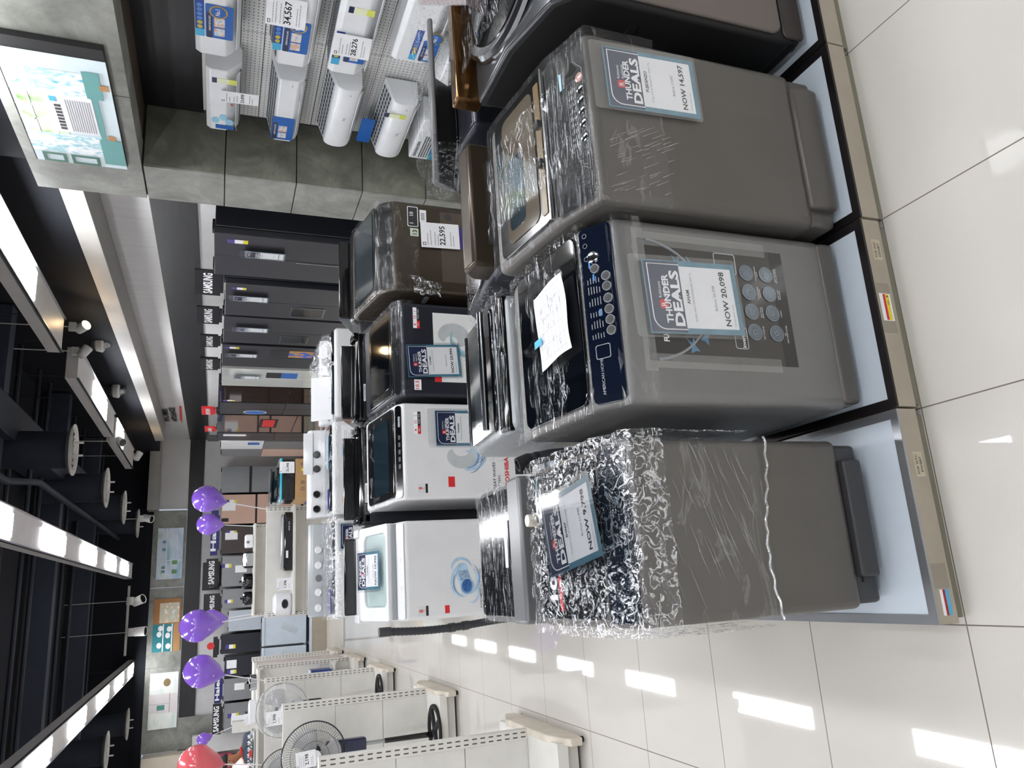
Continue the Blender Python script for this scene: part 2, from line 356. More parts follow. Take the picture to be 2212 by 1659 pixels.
# ---------------------------------------------------------------- setting
FL = floor_mat(); CONC = concrete_mat('concrete_panel', '#6f706a', '#8b8c86', '#a3a49d'); CONCD = concrete_mat('concrete_panel_shaded', '#55564c', '#6e6f63', '#8b8c7c')
PEG = peg_mat(); CEIL = mat('black_ceiling', '#11151f', .85); BAND = mat('black_brushed_band', '#17171b', .35, var=.5, scale=3, stretch=(1, 1, 8))
PLANK = mat('pale_wood_plank', '#cfcdcc', .5, var=.06, scale=1.2, stretch=(1, 14, 1)); WALLW = mat('wall_white', '#c9c8c8', .5); TRIMW = mat('bulkhead_white', '#aeaca8', .5)
XL = -8.2; YB = 19.0; YF = -4.2
struct(MB().box(XL, 4.6, YF, YB + .8, -.06, 0), 'floor', FL)
struct(MB().box(XL, 4.6, YF, YB + .8, 4.6, 4.7), 'ceiling', CEIL)
struct(MB().box(XL - .1, XL, YF, YB + .8, 0, 4.6), 'wall_left', WALLW)
struct(MB().box(XL, 4.6, YF - .1, YF, 0, 4.6), 'wall_front', WALLW)
m = MB().box(3.78, 3.88, 5.83, YB, 0, 2.2); struct(m, 'wall_right', WALLW)
struct(MB().box(3.76, 3.88, 5.83, YB, 2.2, 2.62), 'trim_1', BAND)
struct(MB().box(3.77, 3.88, 5.83, YB, 2.62, 3.16), 'wall_right_planked', PLANK)
struct(MB().box(3.38, 3.78, 5.83, 17.2, 3.04, 3.22), 'trim_2', TRIMW, bevel=.004)
struct(MB().box(3.42, 4.6, 5.83, YB, 3.22, 4.6), 'wall_right_upper', CEIL)
# back wall: plain white lower wall, black band, white bulkhead / grey concrete above
struct(MB().box(XL, 3.88, YB, YB + .1, 0, 2.28), 'wall_back', WALLW)
struct(MB().box(XL, 3.88, YB - .03, YB + .1, 2.28, 2.60), 'trim_3', BAND)
struct(MB().box(2.16, 3.80, YB - .01, YB + .1, 2.60, 3.2), 'wall_back_planked', PLANK)
struct(MB().box(2.1, 3.8, YB - .4, YB + .1, 3.2, 3.42), 'trim_4', TRIMW, bevel=.004)
def slabs(mb, fr, edges_a, edges_b, t, g=.004):
    for i in range(len(edges_a) - 1):
        for j in range(len(edges_b) - 1):
            mb.plate(fr, edges_a[i] + g, edges_a[i + 1] - g, edges_b[j] + g, edges_b[j + 1] - g, -t, 0)
fb = Fr((0, YB - .06, 0), (1, 0, 0), (0, 0, 1))
m = MB(); slabs(m, fb, [-2.95, -1.25, .42, 2.12], [2.60, 3.30], .06); slabs(m, fb, [-2.95, -2.3], [0, .95, 1.9, 2.60], .06)
struct(m, 'wall_back_concrete', CONC)
struct(MB().box(XL, 3.9, YB - .02, YB + .2, 3.3, 4.6), 'wall_back_upper', CEIL)
struct(MB().box(-8.2, -2.96, YB - .5, YB, 2.45, 3.25), 'trim_5', mat('beige_bulkhead', '#cfc4b2', .5))
# near right: recessed pegboard alcove framed in concrete
XB = 3.04; XW = 3.5
fx = Fr((XB, 0, 0), (0, -1, 0), (0, 0, 1))     # faces -X ; a = -y
m = MB(); slabs(m, fx, [-5.83, -5.35], [0, .42, .93, 1.43, 1.94, 2.485], .2)
slabs(m, fx, [-5.83, -4.55, -2.6, -.6], [2.49, 3.22], .2)
struct(m, 'wall_right_concrete', CONC)
struct(MB().box(XB + .02, XB + .75, 5.37, 5.81, 0, 3.2), 'wall_right_column', mat('column_core', '#2c2b28', .6))
fy = Fr((0, 5.345, 0), (1, 0, 0), (0, 0, 1))
m = MB(); slabs(m, fy, [XB + .01, XW + .1], [0, .42, .93, 1.43, 1.94, 2.485], .03); struct(m, 'wall_right_return', CONCD)  # return face: darker copy of the concrete, its shade painted into the colour
struct(MB().box(XB + .015, XW + .1, -.6, 5.35, 2.50, 2.56), 'trim_6', mat('soffit_brown', '#5a4c40', .5))
struct(MB().box(XW + .02, XW + .12, -.6, 5.32, 2.1, 2.52), 'trim_7', BAND)
struct(MB().box(XW, XW + .1, YF, 5.25, 1.92, 2.1), 'wall_right_white', SHELFW)
m = MB(); fp = Fr((XW, 0, 0), (0, -1, 0), (0, 0, 1)); slabs(m, fp, [-5.24, -4.32, -3.4, -2.4, -1.4, -.4], [.13, .55, .97, 1.34, 1.72, 1.92], .02, .0025); struct(m, 'wall_right_pegboard', PEG)
struct(MB().box(XW + .03, XW + .12, YF, 5.3, 0, 2.1), 'wall_right_backing', DGREY)
struct(MB().box(XB + .2, 4.6, YF, 5.8, 3.0, 4.6), 'wall_right_bulk', CEIL)
# exposed black ceiling beams, ducts and pipes
DUCT = mat('dark_duct', '#2a303d', .6)
for k, (y, z, wd, lb) in enumerate(((9.4, 4.15, .22, 'nearest'), (13.4, 4.2, .24, 'second'), (17.0, 4.2, .22, 'third'), (6.0, 4.2, .24, 'closest overhead'))):
    struct(MB().box(XL, 3.4, y, y + wd, z, z + .3), 'ceiling_beam', mat('ceiling_beam_grey', '#414857', .6))
struct(MB().box(1.9, 2.3, -4, 18.6, 4.05, 4.5), 'ceiling_duct', DUCT, bevel=.01)
m = MB()
for y in (7.6, 8.3, 10.6, 11.7, 12.4, 14.6, 15.6, 18.2): m.cyl((XL, y, 4.3), (3.3, y, 4.3), .03, n=8)
struct(m, 'ceiling_pipes', DUCT)
struct(MB().tube([(1.35, -2, 3.95), (1.35, 9, 3.95), (1.55, 10.5, 3.95), (1.5, 18.6, 3.95)], .04, 8), 'ceiling_conduit', DUCT)

# ---------------------------------------------------------------- round ceiling diffusers
dring = mat('diffuser_white', '#d8d6d2', .45)
def diffuser(x, y, z, label, r=.30, g='round ceiling air diffusers'):
    t = thing('ceiling_diffuser', label, 'air diffuser', (x, y, z), 0, g)
    part(t, 'duct', DUCT, lambda m: m.cyl((x, y, z + .02), (x, y, 4.4), r * .72, n=28))
    def rings(m):
        m.lathe([(r * .70, .05), (r, .0), (r, .012), (r * .74, .06)], (x, y, z), n=36)
    part(t, 'outer_ring', dring, rings)
    def cones(m):
        for q in (.78, .58, .38):
            m.lathe([(r * q - .03, .035), (r * q, -.004), (r * q, .004), (r * q - .025, .04)], (x, y, z), n=32)
        m.cyl((x, y, z - .002), (x, y, z + .03), r * .15, n=20)
    part(t, 'cone', dring, cones)
    for s in (-.25, .25):
        part(t, 'prong', dring, lambda m: m.cyl((x + s * r, y - .05, z), (x + s * r, y - .05, z - .10), .012, n=8))
diffuser(1.64, 6.45, ZS + .1, 'closest round diffuser at the top edge of the ceiling')
diffuser(1.83, 9.87, ZS, 'second round diffuser above the light strip')
diffuser(1.8, 12.82, ZS, 'third round diffuser, beyond the large one')
diffuser(1.78, 15.24, ZS, 'fourth round diffuser, near the back')
diffuser(1.74, 17.84, ZS, 'smallest round diffuser, hard against the back wall')
diffuser(-2.22, 18.2, ZS, 'far round diffuser left of the angled light strip')
diffuser(-2.2, 15.0, ZS, 'nearer round diffuser left of the angled light strip')

# ---------------------------------------------------------------- spotlights and dome cameras
def spot(x, y, z, d, label, lit=False, s=1.):
    t = thing('spotlight', label, 'spotlight', (x, y, z), 0, 'track spotlights')
    d = Vector(d).normalized(); p = Vector((x, y, z))
    part(t, 'bracket', dring, lambda m: m.box(x - .05 * s, x + .05 * s, y - .03 * s, y + .03 * s, z + .06 * s, z + .14 * s), .004)
    part(t, 'suspension_rod', dring, lambda m: m.cyl((x, y, z + .10 * s), (x, y, 4.6), .007, n=8))
    part(t, 'lamp_head', dring, lambda m: m.lathe([(.03 * s, -.09 * s), (.055 * s, -.07 * s), (.06 * s, .07 * s), (.056 * s, .07 * s), (.05 * s, .06 * s)], p, d, 24))
    part(t, 'lamp_face', EMITW if lit else BLACKP, lambda m: m.cyl(p + d * .058 * s, p + d * .066 * s, .05 * s, n=24))
spot(3.08, 9.12, 3.40, (.25, -.75, -.75), 'lit round spotlight between the first and middle light strips', True, .95)
spot(2.95, 9.62, 3.44, (.8, .1, -.5), 'spotlight turned sideways at the near end of the middle strip', True, .95)
spot(2.60, 13.27, 3.42, (-.4, -.6, -.5), 'white spotlight between the middle and last strips', False, 1.1)
spot(2.86, 16.05, 3.42, (.9, .2, -.4), 'lit spotlight at the far end of the last strip', True, 1.1)
spot(.16, 16.9, 3.33, (.3, -.5, -.8), 'white spotlight above the orange wall picture, nearer the middle', False, 1.5)
spot(-.42, 16.9, 3.27, (0, -.3, -1), 'white spotlight hanging straight down above the teal wall picture', False, 1.5)
spot(1.75, 17.0, 3.26, (-.2, -.4, -.8), 'dim spotlight above the end of the back bulkhead', False, 1.3)
struct(MB().box(-.85, .45, 16.98, 17.02, 3.50, 3.54), 'trim_8', dring)
def cctv(x, y, z, label):
    t = thing('dome_camera', label, 'security camera', (x, y, z), 0, 'ceiling dome cameras')
    part(t, 'mount', DGREY, lambda m: m.cyl((x, y, z + .12), (x, y, 4.5), .015, n=10).cyl((x, y, z + .08), (x, y, z + .14), .085, n=20))
    part(t, 'housing', dring, lambda m: m.lathe([(.075, .12), (.115, .09), (.13, .02), (.11, 0), (.09, -.006)], (x, y, z), n=28))
    part(t, 'dome', clear_mat('camera_dome', .35, .05, (.5, .5, .5)), lambda m: m.lathe([(.088, 0), (.08, -.04), (.06, -.07), (.026, -.088), (.001, -.09)], (x, y, z), n=24))
    part(t, 'lens', BLACKP, lambda m: m.ball((x, y, z - .015), .04, n=14))
cctv(3.43, 10.75, 3.40, 'white dome camera hanging beside the lit spotlight')
cctv(3.36, 12.95, 3.44, 'dim dome camera near the bulkhead, farther back')
# ---------------------------------------------------------------- display platforms
PLB = mat('platform_beige_laminate', '#a89f8e', .45, var=.06, scale=10); PLT = mat('platform_pale_top', '#c6d0da', .35, var=.03); PLN = mat('platform_plinth', '#8b8878', .6)
TRIMM = mat('platform_metal_edge', '#a4a7ab', .28, metal=.85); TRIMD = mat('platform_dark_edge', '#3a3638', .3, metal=.8)
def platform(x0, x1, y0, y1, label, trim=TRIMM, stickers=None, grp='low display platforms'):
    t = thing('display_platform', label, 'display platform', ((x0 + x1) / 2, y0, 0), 0, grp)
    g = .003; x0 += g; x1 -= g
    part(t, 'plinth', PLN, lambda m: m.box(x0 + .012, x1 - .012, y0 + .02, y1 - .02, 0, .045))
    part(t, 'face_board', PLB, lambda m: m.box(x0, x1, y0, y1, .043, .108))
    part(t, 'top_panel', PLT, lambda m: m.box(x0 + .024, x1 - .024, y0 + .024, y1 - .024, .108, .113))
    def tr(m):
        fz = Fr((0, 0, .108), (1, 0, 0), (0, 1, 0))
        m.rim(fz, [(x0, y0), (x1, y0), (x1, y1), (x0, y1)], [(x0 + .026, y0 + .026), (x1 - .026, y0 + .026), (x1 - .026, y1 - .026), (x0 + .026, y1 - .026)], 0, .008)
    part(t, 'metal_edge', trim, tr)
    return t
pf = [platform(-.18, .412, 1.56, 2.92, 'display platform with bare silver edge, under the film-wrapped grey washer at the row end'),
      platform(.412, 1.0, 1.555, 2.92, 'display platform with a yellow and red asset sticker on its beige face', TRIMD),
      platform(1.0, 1.62, 1.55, 2.92, 'dark-edged display platform under the washer with brown mirrored top', TRIMD),
      platform(1.62, 2.36, 1.55, 2.92, 'display platform under the big black and grey washer', TRIMD)]
ff = Fr((0, 1.56, 0), (1, 0, 0), (0, 0, 1)); PB = mat('sticker_beige', '#c3b9a2', .4); PTAPE = mat('sticker_tape_patch', '#978e80', .4)
def ex_sticker(t, x0, x1, y):
    f = Fr((0, y, 0), (1, 0, 0), (0, 0, 1))
    part(t, 'sticker', PB, lambda m: m.plate(f, x0, x1, .056, .088, 0, .0012))
    text(t, 'sticker_lettering', INK, [('FOR WTC' if x0 < .4 else 'FOR WIC', f, (x0 + x1) / 2, .075, .0085, .01, 'C', None, .0016), ('EXHIBIT', f, (x0 + x1) / 2, .061, .0085, .01, 'C', None, .0016)])
ex_sticker(pf[0], .215, .285, 1.56); ex_sticker(pf[1], .865, .932, 1.555)
part(pf[0], 'tape_patch', PTAPE, lambda m: m.plate(ff, -.085, -.02, .052, .103, 0, .001))
part(pf[0], 'asset_label', RED, lambda m: m.plate(ff, -.155, -.088, .073, .082, 0, .0016), label='red stripe of the asset label')
part(pf[0], 'asset_label', CYANP, lambda m: m.plate(ff, -.155, -.088, .060, .073, 0, .0016), label='blue stripe of the asset label')
part(pf[0], 'asset_label', PAPER, lambda m: m.plate(ff, -.155, -.088, .082, .091, 0, .0016), label='white stripe of the asset label')
text(pf[0], 'label_lettering', INK, [('EXHIBIT FIXTURE', ff, -.1215, .0745, .006, .01, 'C', .062, .002)])
f1 = Fr((0, 1.555, 0), (1, 0, 0), (0, 0, 1))
part(pf[1], 'tape_patch', PTAPE, lambda m: m.plate(f1, .635, .79, .055, .104, 0, .001))
part(pf[1], 'asset_label', PAPER, lambda m: m.plate(f1, .672, .757, .058, .1, 0, .0016), label='white backing of the asset label')
part(pf[1], 'asset_label', YEL, lambda m: m.plate(f1, .674, .755, .065, .077, 0, .002), label='yellow stripe of the asset label')
part(pf[1], 'asset_label', RED, lambda m: m.plate(f1, .674, .755, .078, .087, 0, .002), label='red stripe of the asset label')
text(pf[1], 'label_lettering', INK, [('NO.', f1, .722, .0675, .006, .01, 'L', None, .0024), ('6', f1, .745, .0675, .009, .02, 'L', None, .0024)])
WR = random.Random(3)

# ---------------------------------------------------------------- signs
def deal_sign(label, fr, w, h, brand, model, before, now, group='blue and white deal price signs', glossy=False, tab=True):
    """fr origin: lower left corner of the printed card"""
    t = thing('price_sign', label, 'price sign', tuple(fr.p(w / 2, h / 2)), 0, group)
    part(t, 'plastic_sleeve', SLEEVEG if glossy else SLEEVE, lambda m: m.fprism(fr, rrect(-.012, w + .012, -.006, h + .045 if tab else h + .01, .012), .0034, .0042))
    part(t, 'card', TEAL, lambda m: m.plate(fr, 0, w, 0, h, 0, .0012))
    hh = h * .62; q = w / .21
    part(t, 'header', NAVY, lambda m: m.plate(fr, .004, w - .004, hh, h - .004, .0012, .0016))
    part(t, 'paper', PAPER, lambda m: m.plate(fr, .016 * q, w - .016 * q, .016 * q, hh, .0012, .0018))
    def ln(m):
        a, b, c, d = .012 * q, w - .012 * q, hh - .001, h - .014 * q; r = .035 * q
        pts = [fr.p(a, c, .002)] + [fr.p(a, d - r, .002)] + [fr.p(a + r - r * math.cos(k * PI / 10), d - r + r * math.sin(k * PI / 10), .002) for k in range(1, 6)] + [fr.p(b, d, .002), fr.p(b, c, .002)]
        m.tube(pts, .0011 * q + .0004, 6)
    part(t, 'border_line', WHINK, ln)
    part(t, 'shop_logo', RED, lambda m: m.plate(fr, w * .33, w * .33 + .026 * q, h - .064 * q, h - .038 * q, .002, .0026, .005 * q))
    text(t, 'logo_lettering', WHINK, [('R', fr, w * .33 + .013 * q, h - .059 * q, .016 * q, .01, 'C', None, .003),
        ('Robinsons', fr, w * .33 + .031 * q, h - .047 * q, .0095 * q, .0, 'L', .046 * q, .0028), ('Appliances', fr, w * .33 + .031 * q, h - .062 * q, .0095 * q, .0, 'L', .05 * q, .0028)])
    text(t, 'headline', WHINK, [('THUNDER', fr, w * .14, hh + .041 * q, .019 * q, .03, 'L', w * .66, .003), ('DEALS', fr, w * .10, hh + .007 * q, .027 * q, .04, 'L', w * .76, .003)])
    part(t, 'lightning_bolt', WHINK, lambda m: m.fprism(fr.at(w * .49, hh + .006 * q), [(0, 0), (.012 * q, .013 * q), (.004 * q, .013 * q), (.014 * q, .026 * q), (-.003 * q, .010 * q), (.005 * q, .010 * q)], .003, .0034))
    text(t, 'brand_lettering', INK, [(brand, fr, w * .5, hh - .022 * q, .010 * q, .02, 'C', None, .0024)])
    text(t, 'small_lettering', GREYINK, [(model, fr, w * .5, hh - .036 * q, .0055 * q, 0, 'C', w * .68, .0024), ('Before ' + before, fr, w * .5, hh * .42, .009 * q, 0, 'C', None, .0024),
        ('INSTALLMENT PLAN', fr, w * .12, hh * .13, .0045 * q, 0, 'L', w * .3, .0024)])
    text(t, 'price_lettering', INK, [('NOW ' + now, fr, w * .5, hh * .22, .0165 * q, .02, 'C', w * .76, .0024)])
    return t
def price_card(label, fr, w, h, price, group='small white price cards', big=.2):
    t = thing('price_card', label, 'price card', tuple(fr.p(w / 2, h / 2)), 0, group)
    part(t, 'card', PAPER, lambda m: m.plate(fr, 0, w, 0, h, 0, .0012))
    r = random.Random(len(label) * 7)
    def dd(m):
        for b in (.82, .74, .63, .55, .22, .15):
            s = scrib(r, fr, w * .1, w * r.uniform(.5, .85), h * b, h * .018, .0014); m.v += s.v and [v for v in s.v]; base = len(m.v) - len(s.v); m.f += [tuple(base + i for i in f) for f in s.f]
    part(t, 'small_print', GREYINK, dd, smooth=0)
    part(t, 'logo', INK, lambda m: m.rim(fr, [(w * .08, h * .88), (w * .2, h * .88), (w * .2, h * .96), (w * .08, h * .96)], [(w * .10, h * .895), (w * .18, h * .895), (w * .18, h * .945), (w * .10, h * .945)], .0012, .0018))
    if price: text(t, 'price_lettering', INK, [(price, fr, w * .5, h * .38, w * big, .02, 'C', None, .0018)])
    return t

# ---------------------------------------------------------------- washing machines
def film_shell(t, M, w, prof, zlow, m, seed=1, off=.006, amp=.004, front_to=None, res=.022, name='stretch_film', sides=True):
    """prof: list of (y,z) running from the front edge over the top to the back edge; draped film with skirts"""
    P = [(prof[0][0] - off, (front_to if front_to is not None else zlow))] + [(prof[0][0] - off, prof[0][1] + off * .3)] + [(y, z + off) for y, z in prof[1:-1]] + [(prof[-1][0] + off, prof[-1][1] + off)]
    Q = []
    for i in range(len(P) - 1):
        a, b = Vector((0, *P[i])), Vector((0, *P[i + 1])); n = max(1, int((b - a).length / res))
        Q += [a.lerp(b, k / n) for k in range(n)]
    Q.append(Vector((0, *P[-1])))
    hw = w / 2 + off; nx = max(4, int(w / res)); mb = MB(M); nq = len(Q) - 1
    def nzv(p, s=1.): return noise.noise_vector(p * 22 + Vector((seed * 5.1, seed * 3.3, 0))) * amp * s
    def top(u, v):
        q = Q[min(nq, int(round(v * nq)))]; p = Vector((-hw + 2 * hw * u, q.y, q.z)); return p + nzv(p)
    mb.sheet(top, nx, nq)
    if sides:
        for sgn in (-1, 1):
            def side(u, v):
                q = Q[min(nq, int(round(v * nq)))]; zl = min(zlow, q.z); z = q.z + (zl - q.z) * u
                yy = max(q.y, prof[0][0] - off)
                p = Vector((sgn * hw, yy, z)); return p + nzv(p)
            mb.sheet(side, 6, nq)
    return mb.build(name, m, t, smooth=60)
def washer(label, x0, x1, yf, d, zb, prof, body, panelm, lidm, glassm=None, away=False, skirt=.07, skirtm=None, group=None, lidin=.02, win=None, bev=.022, footr=.025, recess=True):
    w = x1 - x0; cx = (x0 + x1) / 2
    M = Matrix.Translation((cx, yf, zb)) @ (Matrix.Rotation(PI, 4, 'Z') if away else Matrix.Identity(4))
    t = thing('washing_machine', label, 'washing machine', (cx, yf, zb), PI if away else 0, group)
    R3 = M.to_3x3()
    hf, (py, ph), (ly, lh), hb = prof['hf'], prof['p'], prof['l'], prof['hb']
    out = [(0, skirt), (0, hf), (py, ph), (ly, lh), (d, hb), (d, skirt)]
    part(t, 'cabinet', body, lambda m: m.profx(out, -w / 2, w / 2), bev, 4, M=M)
    part(t, 'base_skirt', skirtm or body, lambda m: m.box(-w / 2 + .012, w / 2 - .012, .012, d - .012, .022, skirt + .01), .012, 2, M=M)
    for sx in (-1, 1):
        for y in (.07, d - .07):
            part(t, 'foot', RUBBER, lambda m: m.cyl((sx * (w / 2 - .06), y, 0), (sx * (w / 2 - .06), y, .03), footr, n=14), M=M)
    def F(o, v, u=(1, 0, 0)): return Fr(M @ Vector(o), R3 @ Vector(u), R3 @ Vector(v))
    fr = dict(front=F((-w / 2, 0, 0), (0, 0, 1)), w=w, M=M, t=t)
    v = Vector((0, py, ph - hf)); fr['panel'] = F((-w / 2, 0, hf), v); fr['pl'] = v.length
    v = Vector((0, ly - py, lh - ph)); fr['lid'] = F((-w / 2, py, ph), v); fr['ll'] = v.length
    v = Vector((0, d - ly, hb - lh)); fr['deck'] = F((-w / 2, ly, lh), v); fr['dl'] = v.length
    fr['right'] = Fr(M @ Vector((w / 2, 0, 0)), R3 @ Vector((0, 1, 0)), (0, 0, 1))
    fr['left'] = Fr(M @ Vector((-w / 2, d, 0)), R3 @ Vector((0, -1, 0)), (0, 0, 1))
    fr['prof'] = [(0, hf), (py, ph), (ly, lh), (d, hb)]
    if panelm: part(t, 'control_panel', panelm, lambda m: m.plate(fr['panel'], .012, w - .012, .012, fr['pl'] - .004, -.004, .004, .02), .002)
    if lidm:
        q = fr['lid']; ll = fr['ll']
        part(t, 'lid', lidm, lambda m: m.plate(q, lidin, w - lidin, .006, ll - .006, -.005, .012, .03), .004, 3)
        if glassm:
            a0, a1, b0, b1 = win or (.07, w - .07, .05, ll - .05)
            part(t, 'lid_window', glassm, lambda m: m.plate(q, a0, a1, b0, b1, .012, .0145, .03))
    return fr
def side_slot(fr, key, a, z, m=BLACKM):
    part(fr['t'], 'side_handle', m, lambda b: b.plate(fr[key], a, a + .10, z, z + .03, .0005, .003, .012))
ZP = .1165
# --- A1: grey washer wholly wrapped in film, row end
A1 = washer('grey top-load washer wrapped in crumpled film at the aisle end of the front row', -.128, .345, 1.70, .54, ZP, dict(hf=.79, p=(.115, .83), l=(.50, .845), hb=.835), GUN, NAVYG, BLACKP, GLASSD, skirt=.10, skirtm=DGREY)
t = A1['t']; M = A1['M']; w = A1['w']
part(t, 'base_slot', BLACKM, lambda m: [m.plate(A1['front'], .07 + .045 * k, .088 + .045 * k, .088, .093, -.002, .003) for k in range(8)] and None)
part(t, 'front_base_lip', DGREY, lambda m: m.profx([(-.014, .035), (-.018, .05), (-.014, .1), (.02, .1), (.02, .035)], -w / 2 + .085, w / 2 - .06), .006, 2, M=M)
q = A1['lid']
text(t, 'lid_numeral', WHINK, [('10', q, .075, .265, .04, .04, 'L', .07, .0160)])
part(t, 'red_lid_print', RED, lambda m: m.plate(q.at(.045, .232, 0, .06), 0, .125, 0, .016, .0135, .016))
part(t, 'black_strap', BLACKM, lambda m: m.tube([q.p(.185, .09, .022), q.p(.20, .12, .028), q.p(.205, .16, .024), q.p(.21, .19, .02)], [.004, .009, .008, .004], 6))
part(t, 'pale_blue_sticker', mat('pale_blue_sticker', '#a9cfe0', .3), lambda m: m.plate(A1['deck'], .33, .445, -.03, .0, .004, .006))
part(t, 'panel_outline', BUTT, lambda m: m.tube([A1['panel'].p(a, b, .006) for a, b in ((.18, .03), (.34, .03), (.345, .08), (.18, .08))], .0008, 4, True))
text(t, 'panel_marks', BUTT, [('o o o o', A1['panel'], .2, .05, .008, 0, 'L', .12, .006)])
part(t, 'inlet_cap', mat('ivory_plastic', '#d8d2c4', .4), lambda m: m.cyl((.08, .53, .80), (.08, .53, .875), .021, .019, 20).cyl((.08, .53, .80), (.08, .53, .845), .024, n=20), .002, M=M)
film_shell(t, M, w, A1['prof'], .42, FILM2, 1, .021, .008, .70, .014, 'crumpled_film')
film_shell(t, M, w, [(0, .78), (.01, .80), (.5, .80), (.54, .79)], .40, FILM3, 2, .004, .002, .39, .03, 'tight_film')
part(t, 'film_hem', film_mat('film_hem', .25, .8, (1, 1, 1), 30, .2, .5), lambda m: m.tube([Vector((-w / 2 - .008 + (w + .016) * k / 30, -.010, .385 + .02 * math.sin(k * .16) + .004 * math.sin(k * 1.7))) for k in range(31)], .0035, 6), M=M)
for k in range(46):      # fine pulled creases in the film over the front face
    a = WR.uniform(.02, w - .05); b = WR.uniform(.42, .74); l = WR.uniform(.06, .16)
    if k == 0: cr = MB()
    cr.tube([A1['front'].p(a, b, .0085), A1['front'].p(a + l * .55, b + l * .22 + WR.uniform(-.005, .005), .009), A1['front'].p(min(w, a + l), b + l * .34, .0085)], [.0002, .0010, .0002], 3)
cr.build('film_creases', film_mat('crease_line', .3, .6, (1, 1, 1), 20, .2, .3), t); tag(bpy.data.objects['film_creases'], kind='stuff')
deal_sign('deal sign lying on the film-wrapped washer lid, price half hidden by glare', Fr((.055, 1.735, ZP + .875), (.985, .16, .02), (-.15, .985, .05)), .212, .30, 'SHARP', 'SHARP ES-JN08A9 WM FL', '11,998', '9,798', glossy=True, tab=False)
# --- A2
A2 = washer('light grey top-load washer with dark feature poster and sheet of paper on its lid', .432, .968, 1.66, .56, ZP, dict(hf=.785, p=(.10, .85), l=(.47, .885), hb=.875), GUN2, NAVYG, GLASSD, None, skirt=.05, skirtm=GREYP, bev=.03)
t = A2['t']; M = A2['M']; w = A2['w']; fp2 = A2['panel']; pl = A2['pl']; fo = A2['front']
part(t, 'base_lip', GUN, lambda m: m.profx([(-.006, .022), (-.010, .05), (-.006, .085), (.03, .085), (.03, .022)], -w / 2 + .015, w / 2 - .015), .01, 3, M=M)
part(t, 'power_button', CHROME, lambda m: m.lathe([(.017, 0), (.017, .004), (.012, .006)], fp2.p(.43, pl * .62, .004), fp2.n, 20))
for k, a in enumerate((.395, .365, .335, .300, .268, .238, .208)):
    b = pl * (.60 if k == 0 else .33)
    o = part(t, 'button', DGREY, lambda m: m.lathe([(.0125, 0), (.0125, .003), (.009, .004)], fp2.p(a, b, .004), fp2.n, 18))
    part(o, 'button_ring', BUTT, lambda m: m.rim(fp2.at(a, b), ell(0, 0, .0135, .0135, 20), ell(0, 0, .0118, .0118, 20), .004, .0075))
def prt(m):
    r = random.Random(4)
    for a in (.205, .235, .268, .30, .335, .365):
        for j in range(5): m.plate(fp2, a - .012, a - .012 + r.uniform(.012, .024), pl * .52 + j * .0085, pl * .52 + j * .0085 + .0022, .004, .0048)
    for a in (.40, .44, .47): m.rim(fp2.at(a + .03, pl * .8), ell(0, 0, .007, .007, 16), ell(0, 0, .006, .006, 16), .004, .005)
part(t, 'panel_printing', BUTT, prt, smooth=0)
for a, b in ((.40, .085), (.36, .075), (.29, .045), (.255, .065)): part(t, 'panel_blue_mark', BLUEINK, lambda m: m.plate(fp2, a, a + .02, b, b + .005, .004, .005))
text(t, 'maker_lettering', BUTT, [('AMERICAN HOME', fp2, .035, pl * .62, .0085, .0, 'L', .10, .005)])
part(t, 'panel_window', BUTT, lambda m: m.rim(fp2, rrect(.135, .175, pl * .40, pl * .78, .006), rrect(.137, .173, pl * .40 + .002, pl * .78 - .002, .005), .004, .005))
# poster
PX0, PX1, PZ0, PZ1 = .55 - .432, .905 - .432, .345 - ZP, .836 - ZP
POS = mat('poster_charcoal', '#3b3835', .25, coat=.5, var=.12, scale=5); POSD = mat('poster_black', '#1e1c1c', .25, coat=.5); POSG = mat('poster_pale_glow', '#8b9093', .3, coat=.4, var=.2)
part(t, 'poster', POS, lambda m: m.plate(fo, PX0, PX1, PZ0, PZ1, .0, .0012))
fq = fo.at(PX0, PZ0); pw, phh = PX1 - PX0, PZ1 - PZ0
arc = [(-.0 + 0, phh)] + [(pw / 2 - .16 * math.cos(k * PI / 12) * 1.1, phh - .165 * math.sin(k * PI / 12) * .9 - .0) for k in range(13)]
part(t, 'poster_globe', POSD, lambda m: m.fprism(fq, [(pw * .0, phh)] + [(pw * .5 - pw * .5 * math.cos(k * PI / 16), phh - .20 * math.sin(k * PI / 16)) for k in range(17)] + [(pw, phh)], .0012, .0016))
part(t, 'poster_globe_rim', POSG, lambda m: m.tube([fq.p(pw * .5 - pw * .497 * math.cos(k * PI / 24), phh - .203 * math.sin(k * PI / 24), .001) for k in range(1, 24)], [.001 + .004 * abs(math.cos(k * PI / 24)) for k in range(1, 24)], 5))
part(t, 'poster_foot', POSD, lambda m: m.plate(fq, 0, pw, 0, .045, .0012, .0016))
part(t, 'poster_splash', mat('poster_blue_splash', '#5b7f9a', .3, var=.3, scale=40), lambda m: [m.fprism(fq.at(a, b, 0, r0), [(0, 0), (.02, .008), (.045, .004), (.03, .016), (.05, .028), (.02, .022), (.004, .03), (.006, .012)], .0016, .002) for a, b, r0 in ((.03, .33, .3), (.05, .30, -.4), (.27, .35, .2), (.29, .30, .9))] and None)
part(t, 'poster_box', BUTT, lambda m: (m.rim(fq, rrect(.27, .335, .17, .245, .008), rrect(.273, .332, .173, .242, .006), .0016, .0022), m.rim(fq, rrect(.045, .11, .165, .21, .008), rrect(.0475, .1075, .1675, .2075, .006), .0016, .0022)) and None)
text(t, 'poster_lettering', WHINK, [('FULL', fq, .055, phh - .065, .016, .03, 'L', .04, .0022), ('inverter', fq, .05, .175, .012, .01, 'L', .05, .0022)])
